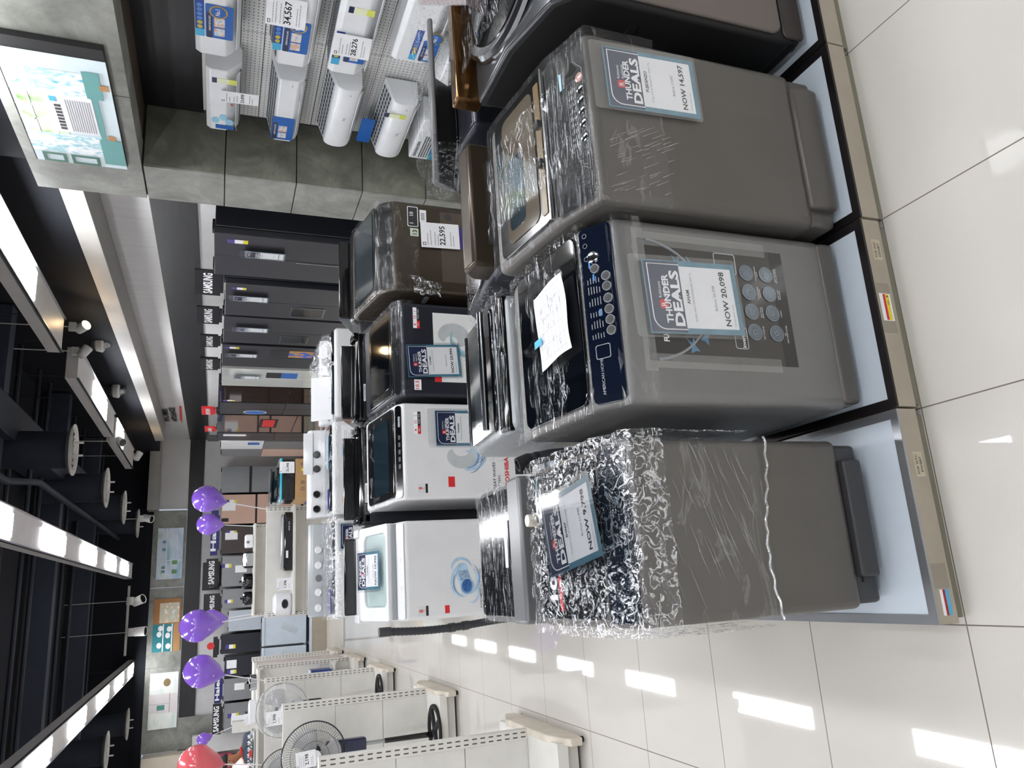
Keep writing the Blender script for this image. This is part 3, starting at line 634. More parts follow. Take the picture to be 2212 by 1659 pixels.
caps = [(.83, .373, ['EASY-TO-CLEAN', 'METAL LINT FILTER']), (.77, .370, ['DUAL LOAD', 'BALANCER']), (.71, .370, ['I-CLEAN']), (.648, .366, ['FCS', '(FAST CLEAR SYSTEM)']), (.83, .442, ['TRIPLE DIMENSION', 'FLOW']), (.77, .442, ['WATER-SHAPED', 'PULSATOR']), (.71, .442, ['ONE TOUCH', 'SMART WASH']), (.648, .442, ['SOFT CLOSE LID'])]
for k, (x, z, ls) in enumerate(caps):
    a, b = x - .432 - PX0, (z + .040) - .345
    o = part(t, 'feature_icon', mat('icon_disc', '#6f7880', .15, metal=.6), lambda m: m.fprism(fq, ell(a, b, .024, .024), .0016, .003), .001)
    part(o, 'icon_ring', mat('icon_ring_grey', '#8d959b', .3, metal=.4), lambda m: (m.rim(fq, ell(a, b, .0245, .0245), ell(a, b, .0225, .0225), .003, .0036), m.rim(fq, ell(a, b, .0165, .0165), ell(a, b, .0155, .0155), .003, .0036), m.rim(fq.at(a, b, 0, k * .7), rrect(-.007, .007, -.007, .007, .002 + (k % 3) * .002), rrect(-.005, .005, -.005, .005, .002), .003, .0036)) and None)
    text(o, 'icon_caption', WHINK, [(s, fq, a, b - .034 - .006 * j, .0038, .01, 'C', None, .002) for j, s in enumerate(ls)])
part(t, 'tape_band', SLEEVE, lambda m: (m.plate(fq, -.03, pw + .03, phh - .02, phh + .018, .0022, .0026), m.plate(fq, -.02, .02, .06, phh, .0022, .0026), m.plate(fq, pw - .02, pw + .022, .06, phh, .0022, .0026)) and None)
film_shell(t, M, w, [(.10, .85), (.3, .878), (.47, .885), (.56, .875)], .79, FILM, 5, .009, .005, .845, .016)
film_shell(t, M, w, [(0, .785), (.02, .80), (.08, .80), (.1, .80)], .72, FILM3, 6, .003, .0015, .70, .03, 'front_film', sides=False)
deal_sign('deal sign priced 20,098 over the feature poster of the light grey washer', Fr((.632, 1.650, .525), (1, 0, .03), (-.03, 0, 1)), .215, .305, 'AHAM', 'AHAM AWT-MINVOY0S2302 WM TL', '26,498', '20,098')
lp = A2['lid']
t2 = thing('paper_sheet', 'creased white paper form taped on the wrapped lid of the light grey washer', 'paper', tuple(lp.p(.3, .1, .03)))
pfr = lp.at(.185, .03, .032, .10)
part(t2, 'sheet', PAPER, lambda m: m.sheet(lambda u, v: pfr.p(.235 * u + .004 * math.sin(v * 5), .175 * v + .002 * math.sin(u * 7), .002 * math.sin(u * 7 + v * 3)), 20, 14), smooth=60)
part(t2, 'ruled_lines', GREYINK, lambda m: [m.plate(pfr, .01, .225, .02 + .022 * k, .0206 + .022 * k, .0045, .005) for k in range(7)] + [m.plate(pfr, .02 + .04 * k, .0206 + .04 * k, .01, .16, .0045, .005) for k in range(6)] and None, smooth=0)
def wr(m):
    r = random.Random(9)
    for k in range(26):
        a, b = r.uniform(.02, .2), r.uniform(.02, .15); m.tube([pfr.p(a + .005 * j, b + r.uniform(-.004, .004), .0055) for j in range(r.randint(2, 5))], .0007, 3)
part(t2, 'handwriting', mat('pen_blue', '#3a4a80', .5), wr)
part(t2, 'blue_tape', CYANP, lambda m: m.plate(pfr, .075, .097, .15, .192, .005, .0058))
# --- A3
A3 = washer('brown-grey top-load washer with black mirrored control panel and brown tinted lid', .985, 1.525, 1.615, .57, ZP, dict(hf=.845, p=(.17, .895), l=(.50, .935), hb=.935), GUN, BLACKP, BLACKP, SMOKE, skirt=.105, skirtm=GUN, bev=.03, win=(.05, .49, .07, .27))
t = A3['t']; M = A3['M']; w = A3['w']; q = A3['panel']; pl = A3['pl']
part(t, 'base_lip', GUN, lambda m: m.profx([(-.012, .02), (-.020, .06), (-.012, .125), (.03, .125), (.03, .02)], -w / 2 + .06, w / 2 - .055), .012, 3, M=M)
for k, a in enumerate((.395, .36, .325, .29, .25, .205)):
    o = part(t, 'button', CHROME if k else mat('start_button_pink', '#d8b0a8', .2, metal=.3), lambda m: m.lathe([(.014, 0), (.014, .004), (.010, .006)], q.p(a, .030, .004), q.n, 20))
    part(o, 'button_mark', INK, lambda m: m.rim(q.at(a, .030), ell(0, 0, .007, .007, 14), ell(0, 0, .006, .006, 14), .0098, .0104))
part(t, 'panel_outline', BUTT, lambda m: (m.tube([q.p(a, b, .005) for a, b in ((.18, .05), (.40, .05), (.40, .085), (.18, .085))], .0007, 4, True), m.tube([q.p(a, b, .005) for a, b in ((.12, .045), (.10, .02), (.42, .018), (.46, .05), (.50, .05))], .0008, 4)) and None)
def p3(m):
    r = random.Random(5)
    for k in range(9):
        for j in range(4): m.plate(q, .19 + .022 * k, .19 + .022 * k + r.uniform(.006, .016), .054 + .0075 * j, .0556 + .0075 * j, .004, .0048)
part(t, 'panel_printing', BUTT, p3, smooth=0)
part(t, 'blue_badge', mat('pale_blue_badge', '#9ac6dc', .3), lambda m: m.plate(q, .40, .455, .105, .114, .004, .005))
text(t, 'maker_lettering', BUTT, [('FUJIDENZO', q, .40, .092, .007, 0, 'L', .055, .005)])
q = A3['lid']; ll = A3['ll']
part(t, 'lid_inner_trim', mat('amber_plastic_tray', '#6a5736', .3), lambda m: m.plate(q, .05, w - .05, .025, .055, .012, .0145, .006))
part(t, 'lid_hinge_clip', BLACKM, lambda m: m.plate(q, .20, .225, .022, .046, .0145, .028), .003); part(t, 'lid_hinge_clip', BLACKM, lambda m: m.plate(q, .33, .355, .022, .046, .0145, .028), .003)
part(t, 'lid_front_bar', CHROME, lambda m: m.cyl(q.p(.02, .008, .012), q.p(w - .02, .008, .012), .006, n=10))
part(t, 'tub_shadow_window', TEALD, lambda m: m.plate(q, .09, .33, .15, .25, .0145, .0155, .02))
film_shell(t, M, w, A3['prof'], .72, FILM3, 8, .008, .003, .62, .022)
film_shell(t, M, w * .5, [(.12, .90), (.2, .92), (.45, .945), (.57, .945)], .90, FILM, 9, .012, .008, .88, .014, 'loose_film', sides=False)
for k in range(50):
    a = WR.uniform(.02, .22); b = WR.uniform(.62, .82); l = WR.uniform(.02, .07)
    if k == 0: cr = MB()
    cr.tube([A3['front'].p(a, b, .0105), A3['front'].p(a + l * .4, b - l * .8, .0105)], [.0010, .0003], 3)
o = cr.build('film_creases', MATS['crease_line'], t); tag(o, kind='stuff')
deal_sign('deal sign priced 14,597 on the front of the brown-grey washer', Fr((1.283, 1.603, .605), (1, 0, .02), (-.035, 0, 1)), .198, .305, 'FUJIDENZO', 'FUJI JWA-8500VT WM TL', '17,097', '14,597')
# --- A4 large black and grey washer, top right corner
A4 = washer('large washer with grey front, black side and round chrome-ringed lid', 1.655, 2.33, 1.615, .60, ZP, dict(hf=.84, p=(.07, .905), l=(.30, .955), hb=.955), BLACKM, None, None, skirt=.06, skirtm=BLACKM, bev=.02)
t = A4['t']; M = A4['M']; w = A4['w']
part(t, 'front_panel', mat('taupe_steel', '#6d6560', .35, metal=.3), lambda m: m.plate(A4['front'], .012, w - .012, .115, .835, -.004, .012, .04), .01, 4)
part(t, 'front_kick_panel', mat('taupe_steel_dark', '#3c3634', .4, metal=.3), lambda m: m.plate(A4['front'], .008, w - .008, .022, .105, -.004, .008, .02), .006)
part(t, 'top_cover', mat('graphite_cover', '#55575a', .22, metal=.6), lambda m: m.profx([(.0, .845), (.07, .91), (.30, .962), (.60, .965), (.60, .90), (.02, .83)], -w / 2 + .001, w / 2 - .001), .012, 3, M=M)
lc = Fr(M @ Vector((0, .31, .955)), (1, 0, 0), (0, 1, .10))
part(t, 'round_lid', GLASSD, lambda m: m.lathe([(.262, 0), (.255, .02), (.20, .032), (.10, .038), (.001, .04)], lc.o, lc.n, 48))
part(t, 'lid_ring', CHROME, lambda m: m.lathe([(.26, -.01), (.305, .0), (.302, .014), (.285, .022), (.262, .018)], lc.o, lc.n, 56))
part(t, 'rear_console', BRONZE, lambda m: m.box(-w / 2 + .0, w / 2, .575, .64, .945, 1.045), .01, 3, M=M)
film_shell(t, M, .46, [(.1, .985), (.3, 1.0), (.5, 1.01), (.56, 1.01)], .95, FILM, 12, .008, .008, .97, .016, 'loose_film', sides=False)
side_slot(A4, 'left', .42, .60)
tt = thing('paper_sign', 'corner of a pale pink paper sign above the round washer lid, cut by the frame', 'sign', (2.2, 2.14, 1.1)); pf_ = Fr((2.035, 2.15, 1.085), (1, 0, 0), (0, .3, .95))
part(tt, 'sheet', mat('pale_pink_paper', '#e6d3d6', .4), lambda m: m.plate(pf_, 0, .30, 0, .20, 0, .0015, .006)); part(tt, 'plastic_sleeve', SLEEVEG, lambda m: m.plate(pf_, -.008, .31, -.008, .21, .003, .004, .01)); part(tt, 'red_line', RED, lambda m: m.plate(pf_, .03, .2, .014, .017, .0015, .002)); part(tt, 'printed_frame', GREYINK, lambda m: m.rim(pf_, rrect(.02, .10, .03, .09, .006), rrect(.022, .098, .032, .088, .005), .0015, .002))

# ---------------------------------------------------------------- row B, back to back with the front row
B1 = washer('grey washer behind the row-end washer, facing away, black lid wrapped in film', -.128, .345, 2.86, .55, ZP, dict(hf=.815, p=(.06, .835), l=(.44, .835), hb=.85), GREYP, None, BLACKP, None, away=True)
t = B1['t']; M = B1['M']
part(t, 'rear_deck', mat('grey_steel_deck', '#77787a', .3, metal=.3), lambda m: m.box(-.235, .235, .44, .553, .80, .868), .012, 3, M=M)
film_shell(t, M, B1['w'] - .03, [(.02, .83), (.1, .838), (.30, .838), (.425, .85)], .80, FILM, 21, .016, .005, .79, .014)
part(t, 'rating_label', PAPER, lambda m: m.plate(B1['lid'], .13, .29, .30, .325, .018, .02))
B2 = washer('silver washer behind the light grey one, facing away, glossy dark lid wrapped in film', .50, 1.0, 2.88, .54, ZP, dict(hf=.80, p=(.10, .855), l=(.46, .875), hb=.86), SILVER, None, GLASSD, TEALD, away=True, win=(.08, .42, .10, .27), bev=.03)
t = B2['t']; M = B2['M']
part(t, 'rear_deck', BLACKP, lambda m: m.box(-.245, .245, .455, .53, .82, .875), .012, 3, M=M)
part(t, 'lid_front_bar', CHROME, lambda m: m.cyl((-.22, .11, .862), (.22, .11, .862), .012, n=12), M=M)
part(t, 'lid_back_bar', CHROME, lambda m: m.cyl((-.22, .40, .905), (.22, .40, .905), .012, n=12), M=M)
film_shell(t, M, B2['w'], B2['prof'], .70, FILM, 22, .010, .005, .70, .014)
part(t, 'maker_sticker', PAPER, lambda m: m.plate(B2['right'], .25, .35, .35, .50, .0, .002))
B3 = washer('dark washer behind the brown-grey one, facing away, tall brown console with vents', 1.09, 1.60, 2.90, .56, ZP, dict(hf=.78, p=(.06, .82), l=(.40, .87), hb=.88), CHAR, None, GLASSD, None, away=True)
t = B3['t']; M = B3['M']
part(t, 'rear_console', BRN, lambda m: m.profx([(.42, .84), (.42, .93), (.47, .975), (.56, .965), (.56, .84)], -.245, .245), .014, 3, M=M)
bk = Fr(M @ Vector((.245, .56, .84)), (1, 0, 0), (0, 0, 1))
for a in (.08, .29):
    part(t, 'vent_slot', BLACKM, lambda m: m.plate(bk, a, a + .13, .02, .055, .0, .003, .006), .001)
for a in (.03, .24, .46):
    part(t, 'hinge_clip', CHROME, lambda m: m.plate(bk, a, a + .006, .0, .035, .002, .006))
film_shell(t, M, B3['w'], [(0, .78), (.06, .82), (.25, .87), (.42, .93)], .66, FILM, 23, .012, .007, .66, .014)
part(t, 'barcode_label', PAPER, lambda m: m.plate(bk, .06, .2, -.075, -.03, 0, .002))
B4 = washer('black washer in the back-to-back row with brown mirrored console and film-draped raised lid', 1.69, 2.28, 2.95, .58, ZP, dict(hf=.78, p=(.06, .84), l=(.42, .93), hb=.92), CHAR, None, GLASSD, None, away=True)
t = B4['t']; M = B4['M']
film_shell(t, M, B4['w'], [(0, .86), (.06, .96), (.30, 1.07), (.45, 1.07)], .86, FILM, 24, .014, .010, .80, .014)
part(t, 'raised_lid', GREYP, lambda m: m.profx([(.02, .80), (.05, .93), (.08, .95), (.44, 1.05), (.45, 1.03), (.09, .92)], -.27, .27), .008, 2, M=M)
tg = thing('drain_hose', 'short black hose end between the wrapped grey washer and the silver washer behind', 'hose', (.41, 2.33, .5))
part(tg, 'corrugated_hose', HOSE, lambda m: m.tube([(.44, 2.28, .40), (.42, 2.29, .70), (.41, 2.30, .86), (.395, 2.31, .93)], [.02 + .0022 * (k % 2) for k in range(4)], 14))
part(tg, 'rubber_cuff', RUBBER, lambda m: m.lathe([(.024, 0), (.026, .01), (.024, .05), (.017, .05), (.017, .02)], (.395, 2.31, .93), (-.3, .1, .9), 20))
part(tg, 'collar', RUBBER, lambda m: m.lathe([(.021, 0), (.023, .01), (.021, .02)], (.402, 2.306, .90), (-.2, .1, .9), 18))
# ---------------------------------------------------------------- rows C and D (second island)
for k, (a, b, lb) in enumerate(((-.18, .412, 'white-topped platform under the open white washer'), (.412, 1.0, 'platform under the white washer with the red square'), (1.0, 1.62, 'platform under the dark washer with the white wave poster'), (1.62, 2.3, 'platform under the brown washer beside the concrete column'))):
    platform(a, b, 3.88, 5.28, lb)
LBLUE = mat('swirl_pale_blue', '#a9c6dc', .35, var=.2, scale=25); MBLUE = mat('swirl_mid_blue', '#7593b8', .35, var=.25, scale=25); SGREY = mat('swirl_grey', '#b9bdbe', .35, var=.1, scale=12); TBL = mat('swirl_teal', '#8cb0bd', .35, var=.25, scale=18)
def crescent(fr, a, b, r, wd, t0, t1, c=.0016, sq=1., n=18):
    o = []; i_ = []
    for k in range(n + 1):
        u = k / n; t = math.radians(t0 + (t1 - t0) * u); h = wd * math.sin(PI * u) ** .7 / 2
        o.append((a + (r + h) * math.cos(t), b + (r + h) * math.sin(t) * sq)); i_.append((a + (r - h) * math.cos(t), b + (r - h) * math.sin(t) * sq))
    m = MB(); vs = [fr.p(x, y, c) for x, y in o] + [fr.p(x, y, c) for x, y in i_]; nn = n + 1
    m.add(vs, [(k, k + 1, nn + k + 1, nn + k) for k in range(n)]); return m
def swirl(t, fr, items, name='wave_print'):
    for mt, lst in items:
        m = MB()
        for (a, b, r, wd, t0, t1, sq, c) in lst:
            s = crescent(fr, a, b, r, wd, t0, t1, c, sq); base = len(m.v); m.v += s.v; m.f += [tuple(base + i for i in f) for f in s.f]
        m.build(name, mt, t, smooth=0)
WB = mat('washer_white_body', '#dcdcdd', .3, coat=.2)
def numtag(t, fo, a, b, big, dark=False):      # capacity labels printed near the top of the front
    part(t, 'capacity_label', PAPER if dark else mat('label_offwhite', '#d5d5d6', .4), lambda m: m.plate(fo, a, a + .05, b, b + .04, 0, .001))
    text(t, 'capacity_lettering', RED, [(big, fo, a + .025, b + .012, .022, .02, 'C', None, .0014), ('kg', fo, a + .025, b + .003, .006, 0, 'C', None, .0014)])
    part(t, 'capacity_bar', INK, lambda m: m.plate(fo, a + .0, a + .05, b - .016, b - .003, 0, .001))
def warranty(t, fo, a, b):
    part(t, 'warranty_label', PAPER, lambda m: m.plate(fo, a, a + .125, b + .014, b + .036, 0, .001))
    part(t, 'warranty_stripe', INK, lambda m: m.plate(fo, a + .045, a + .125, b - .003, b + .014, 0, .001))
    part(t, 'warranty_stripe', RED, lambda m: m.plate(fo, a, a + .045, b - .003, b + .014, 0, .001), label='red warranty stripe')
    text(t, 'warranty_lettering', RED, [('10', fo, a + .058, b + .018, .015, .01, 'L', None, .0014), ('1', fo, a + .10, b + .018, .015, .01, 'L', None, .0014)])
    part(t, 'warranty_mark', RED, lambda m: m.plate(fo, a + .017, a + .026, b + .021, b + .030, .001, .0014))
    text(t, 'warranty_small_print', WHINK, [('FREE', fo, a + .022, b + .003, .006, 0, 'C', None, .0014), ('YEARS  YEAR', fo, a + .085, b + .003, .006, 0, 'C', .06, .0014)])
# C1 white, window lid
C1 = washer('white top-load washer with clear window lid and blue drum picture on its front', -.15, .36, 3.99, .58, ZP, dict(hf=.865, p=(.06, .895), l=(.44, .985), hb=.985), WB, None, None, None, bev=.02)
t = C1['t']; fo = C1['front']; M = C1['M']; w = .51; q = C1['lid']; ll = C1['ll']
part(t, 'control_panel', PLW, lambda m: m.plate(C1['panel'], .01, w - .01, .004, C1['pl'] - .002, 0, .006, .01), .002)
text(t, 'panel_marks', GREYINK, [('- - -  o  - - -  o  - - - -', C1['panel'], .06, .025, .006, 0, 'L', .38, .0065)])
part(t, 'lid', PLW, lambda m: m.rim(q, rrect(.004, w - .004, .01, ll - .01, .02), rrect(.075, w - .05, .03, ll - .07, .04), 0, .05), .004)
part(t, 'lid_window', TEALG, lambda m: m.plate(q, .07, w - .045, .025, ll - .065, .028, .034, .04))
part(t, 'lid_handle', SILVER, lambda m: m.plate(q, .01, w - .01, .0, .012, .0, .03))
numtag(t, fo, .02, .765, '8'); part(t, 'red_square', RED, lambda m: m.plate(fo, .025, .065, .635, .66, 0, .001))
text(t, 'front_lettering', INK, [('FUNDAMENTALLY CLEAN', fo, .04, .452, .012, .01, 'L', .20, .0012), ('MATTERS.', fo, .04, .432, .012, 0, 'L', .08, .0012)])
dq = fo.at(.155, .535, 0, -.15)
def drum(m):
    A = ell(0, 0, .044, .036, 28); B = ell(.075, .035, .044, .036, 28)
    m.fprism(dq, [A[k % 28] for k in range(8, 23)] + [B[k % 28] for k in range(22, 37)], 0, .001)
part(t, 'drum_body', LBLUE, drum)
part(t, 'drum_mesh', mat('drum_grey_blue', '#8ea6bd', .35, var=.4, scale=90), lambda m: m.fprism(dq, [(.01, .03), (.03, -.02), (.085, .005), (.075, .06)], .001, .0014))
part(t, 'drum_face', MBLUE, lambda m: m.fprism(dq, ell(0, 0, .044, .036), .0014, .002)); part(t, 'drum_inside', mat('drum_deep_blue', '#33619b', .35, var=.4, scale=60), lambda m: m.fprism(dq, ell(.003, 0, .033, .026), .002, .0026)); part(t, 'drum_rim', LBLUE, lambda m: m.tube([dq.p(.042 * math.cos(k * PI / 14), .034 * math.sin(k * PI / 14), .0026) for k in range(28)], .0022, 5, True))
swirl(t, dq, [(LBLUE, [(.03, .02, .085, .016, 20, 200, .8, .0028), (.03, .01, .075, .02, 200, 330, .9, .003), (-.03, -.03, .05, .012, 170, 340, .8, .0032), (.09, .04, .05, .014, -80, 110, 1.1, .0033)]), (MBLUE, [(.02, .02, .07, .008, 40, 180, .8, .0035), (.04, .0, .08, .007, 220, 340, .8, .0036)])], 'water_splash')
th = thing('drain_hose', 'long corrugated dark grey hose hanging down the aisle side of the open white washer', 'hose', (-.185, 4.25, .3))
pts = [Vector((-.205 - .012 * math.sin(k * .07), 4.25 + .002 * k, 1.03 - .012 * k)) for k in range(72)]
part(th, 'corrugated_hose', HOSE, lambda m: m.tube(pts, [.020 + .0025 * (k % 2) for k in range(72)], 12))
part(th, 'hose_end', DGREY, lambda m: m.cyl(pts[0] + Vector((0, 0, .045)), pts[0] + Vector((0, 0, -.02)), .025, .024, 16))
part(th, 'hose_clip', DGREY, lambda m: m.cyl(pts[30], pts[33], .0255, n=14)); part(th, 'hose_clip', DGREY, lambda m: m.cyl(pts[37], pts[40], .0255, n=14))
fr = Fr(q.p(.17, .10, .055), q.u, q.v * 1.0 + q.n * .18)
deal_sign('bent deal sign lying on the clear window lid of the white washer', fr, .20, .21, 'TOSHIBA', 'TOSHIBA WM TL', '13,995', '10,995', tab=False)
# C2 white, red square
C2 = washer('white top-load washer with red square, wave picture and black control strip', .47, 1.005, 3.99, .58, ZP, dict(hf=.855, p=(.055, .89), l=(.50, .95), hb=.955), WB, BLACKP, BLACKP, TEALD, bev=.016, win=(.06, .47, .08, .33))
t = C2['t']; fo = C2['front']; w = .535
numtag(t, fo, .035, .745, '9'); warranty(t, fo, .36, .76); part(t, 'red_square', RED, lambda m: m.plate(fo, .065, .122, .575, .612, 0, .001))
swirl(t, fo.at(.24, .50), [(SGREY, [(0.01, .03, .05, .07, 60, 300, 1.2, .001), (.08, .0, .06, .05, 200, 420, 1.1, .0011), (.09, -.09, .05, .03, 60, 300, 1, .0012)]), (LBLUE, [(0, -.0, .08, .03, 160, 380, .8, .0014), (.02, -.03, .10, .018, 180, 350, .8, .0016), (.07, -.08, .06, .012, -20, 140, 1, .0017), (.05, -.04, .09, .02, 200, 320, .7, .0018), (.08, -.02, .06, .014, 150, 300, 1, .0019)]), (MBLUE, [(0, 0, .07, .012, 170, 360, 1., .002), (.04, -.05, .085, .008, 190, 330, .8, .0022), (.0, -.01, .1, .006, 180, 300, .8, .0023)])])
text(t, 'front_lettering', INK, [('GREAT WAVES', fo, .03, .335, .016, .01, 'L', .17, .0012), ('MATTERS.', fo, .03, .308, .014, 0, 'L', .10, .0012)])
text(t, 'maker_lettering', RED, [('TOSHIBA', fo, .06, .255, .024, .03, 'L', .17, .0012)])
part(t, 'award_label', INK, lambda m: (m.plate(fo, .13, .20, .165, .215, 0, .001), m.plate(fo, .13, .20, .11, .16, 0, .001)) and None)
part(t, 'button', BUTT, lambda m: [m.plate(C2['panel'], a, a + .03, .02, .035, .004, .006, .005) for a in (.40, .43)] and None)
for k in range(5): part(t, 'button', DGREY, lambda m: m.plate(C2['panel'], .17 + .04 * k, .195 + .04 * k, .02, .036, .004, .006, .004))
film_shell(t, C2['M'], w, C2['prof'][1:], .88, FILM, 31, .012, .008, .88, .016)
deal_sign('deal sign priced 15,995 on the white washer with the red square', Fr((.765, 3.985, .485), (1, 0, .01), (-.01, 0, 1)), .20, .305, 'TOSHIBA', 'TOSHIBA AW-DUK1000HPH WM TL', '20,995', '15,995')
# C3 dark with white poster
C3 = washer('dark navy-grey washer with white wave poster on its front', 1.045, 1.60, 3.99, .58, ZP, dict(hf=.85, p=(.055, .885), l=(.48, .935), hb=.955), CHAR, BLACKP, BLACKP, GLASSD, bev=.02)
t = C3['t']; fo = C3['front']; w = .555
part(t, 'wave_poster', mat('poster_white', '#dfe0df', .35), lambda m: m.plate(fo, .085, w - .055, .26, .665, 0, .0012))
part(t, 'red_square', RED, lambda m: m.plate(fo, .085, .125, .625, .665, .0012, .002))
swirl(t, fo.at(.31, .49), [(SGREY, [(.04, .06, .05, .085, 200, 480, 1.2, .0016), (.0, -.08, .03, .04, 60, 320, 1, .0017)]), (TBL, [(.04, -.02, .10, .03, 60, 290, .9, .002), (.03, -.05, .11, .02, 120, 330, .8, .0022), (.04, .0, .13, .016, 180, 300, .8, .0024)]), (LBLUE, [(.04, -.03, .085, .014, 90, 300, 1, .0026)])])
text(t, 'poster_lettering', INK, [('GREAT WAVES', fo, .11, .315, .018, .012, 'L', .17, .0018), ('MATTERS.', fo, .11, .285, .016, 0, 'L', .11, .0018)])
part(t, 'face_icon', GREYINK, lambda m: [m.rim(fo.at(a, b), ell(0, 0, .014, .014), ell(0, 0, .0125, .0125), .0012, .0018) for a, b in ((.40, .33), (.44, .33))] and None)
warranty(t, fo, .40, .745); part(t, 'capacity_label', PAPER, lambda m: m.plate(fo, .035, .095, .745, .785, 0, .001)); text(t, 'capacity_lettering', RED, [('10.5', fo, .065, .758, .02, .02, 'C', .048, .0014)])
film_shell(t, C3['M'], w, C3['prof'], .76, FILM3, 33, .010, .005, .78, .018)
deal_sign('deal sign priced 23,994 on the dark washer with the white wave poster', Fr((1.165, 3.982, .625), (1, 0, .06), (-.05, 0, 1)), .19, .31, 'TOSHIBA', 'TOSHIBA AW-DUM1150 WM TL', '32,214', '23,994')
# C4 brown
C4 = washer('brown metallic washer with draped film, second island, beside the concrete column', 1.665, 2.235, 3.97, .58, ZP, dict(hf=.885, p=(.07, .965), l=(.45, 1.03), hb=1.03), BRN, BLACKP, BLACKP, TEALD, bev=.03, win=(.04, .53, .05, .33))
t = C4['t']; fo = C4['front']; w = .57
part(t, 'feature_print', mat('brown_print_panel', '#5a5048', .3, metal=.3), lambda m: m.plate(fo, .07, w - .05, .24, .60, 0, .001))
part(t, 'print_arc', PURP, lambda m: m.fprism(fo, ell(.36, .44, .075, .10), .001, .0014)); part(t, 'print_dot', DGREY, lambda m: m.fprism(fo, ell(.49, .55, .024, .024), .001, .0016))
text(t, 'feature_lettering', BLUEINK, [('HealthGuard', fo, .11, .43, .028, .01, 'L', .20, .0018)])
part(t, 'warranty_label', INK, lambda m: m.plate(fo, .405, .535, .735, .80, 0, .001)); part(t, 'warranty_rim', PAPER, lambda m: m.rim(fo, rrect(.405, .535, .735, .80, .008), rrect(.409, .531, .739, .796, .006), .001, .0016))
text(t, 'warranty_lettering', WHINK, [('1', fo, .425, .765, .022, .02, 'L', None, .0016), ('10', fo, .475, .765, .022, .02, 'L', None, .0016)])
part(t, 'capacity_label', mat('pale_green_label', '#cfdcc6', .4), lambda m: m.plate(fo, .345, .395, .735, .785, 0, .001)); text(t, 'capacity_lettering', INK, [('13', fo, .37, .745, .026, .02, 'C', None, .0016)])
part(t, 'barcode_label', PAPER, lambda m: m.plate(fo, .44, .52, .685, .725, 0, .001)); part(t, 'barcode', INK, lambda m: [m.plate(fo, .455 + .006 * k, .4575 + .006 * k, .695, .718, .001, .0014) for k in range(8)] and None, smooth=0)
film_shell(t, C4['M'], w, C4['prof'], .80, FILM3, 34, .010, .005, .74, .02); side_slot(C4, 'left', .40, .66, SILVER)
part(t, 'film_bunch', FILM2, lambda m: m.sheet(lambda u, v: Vector((1.655 + .09 * u - .03 * v, 3.95 - .02 * math.sin(u * 9), .90 - .16 * v)) + noise.noise_vector(Vector((u * 6, v * 6, 3))) * .018, 14, 18), smooth=60)
price_card('white card priced 22,595 on the brown washer', Fr((1.945, 3.955, .605), (1, 0, .02), (-.03, 0, 1)), .16, .235, '22,595')
# row D, facing away
def dwash(x0, x1, lb, white=False, top=0., lid=True):
    D = washer(lb, x0, x1, 5.22, .60, ZP, dict(hf=.83, p=(.06, .88), l=(.44, .965), hb=.975), WB if white else CHAR, None, None, None, away=True)
    t = D['t']; M = D['M']; w = x1 - x0; cl = PLW if white else BLACKP
    part(t, 'rear_deck', cl, lambda m: m.profx([(.44, .93), (.45, .985 + top), (.50, 1.0 + top), (.60, .985 + top), (.60, .91)], -w / 2 + .0, w / 2 - .0), .02, 4, M=M)
    part(t, 'lid', BLACKP, lambda m: m.profx([(.05, .885), (.05, .90), (.40, 1.055 + top), (.455, 1.065 + top), (.46, .96)], -w / 2 + .045, w / 2 - .045), .01, 3, M=M)
    bk = Fr(M @ Vector((w / 2, .602, 0)), (1, 0, 0), (0, 0, 1))
    if lid:
        part(t, 'maker_badge', PAPER, lambda m: m.plate(bk, w * .22, w * .41, .944, .957, 0, .002)); text(t, 'badge_lettering', INK, [('TOSHIBA', bk, w * .315, .947, .007, .01, 'C', w * .16, .0024)])
        part(t, 'hose_port', SILVER, lambda m: m.rim(bk.at(w * .18, .925), ell(0, 0, .02, .016), ell(0, 0, .012, .01), 0, .006))
        [part(t, 'corner_notch', cl, lambda m: m.plate(bk, a, a + .05, .985, 1.01 + top, -.12, -.0), .008) for a in (0., w - .05)]
    return D
dwash(-.165, .375, 'white washer facing away with black lid and rounded white rear corners', True)
dwash(.40, 1.005, 'black washer facing away directly behind the white one with the red square')
dwash(1.04, 1.62, 'black washer facing away directly behind the dark one with the wave poster', top=.01)
dwash(1.72, 2.36, 'black washer facing away behind the brown one, beside the concrete column', top=.02, lid=False)
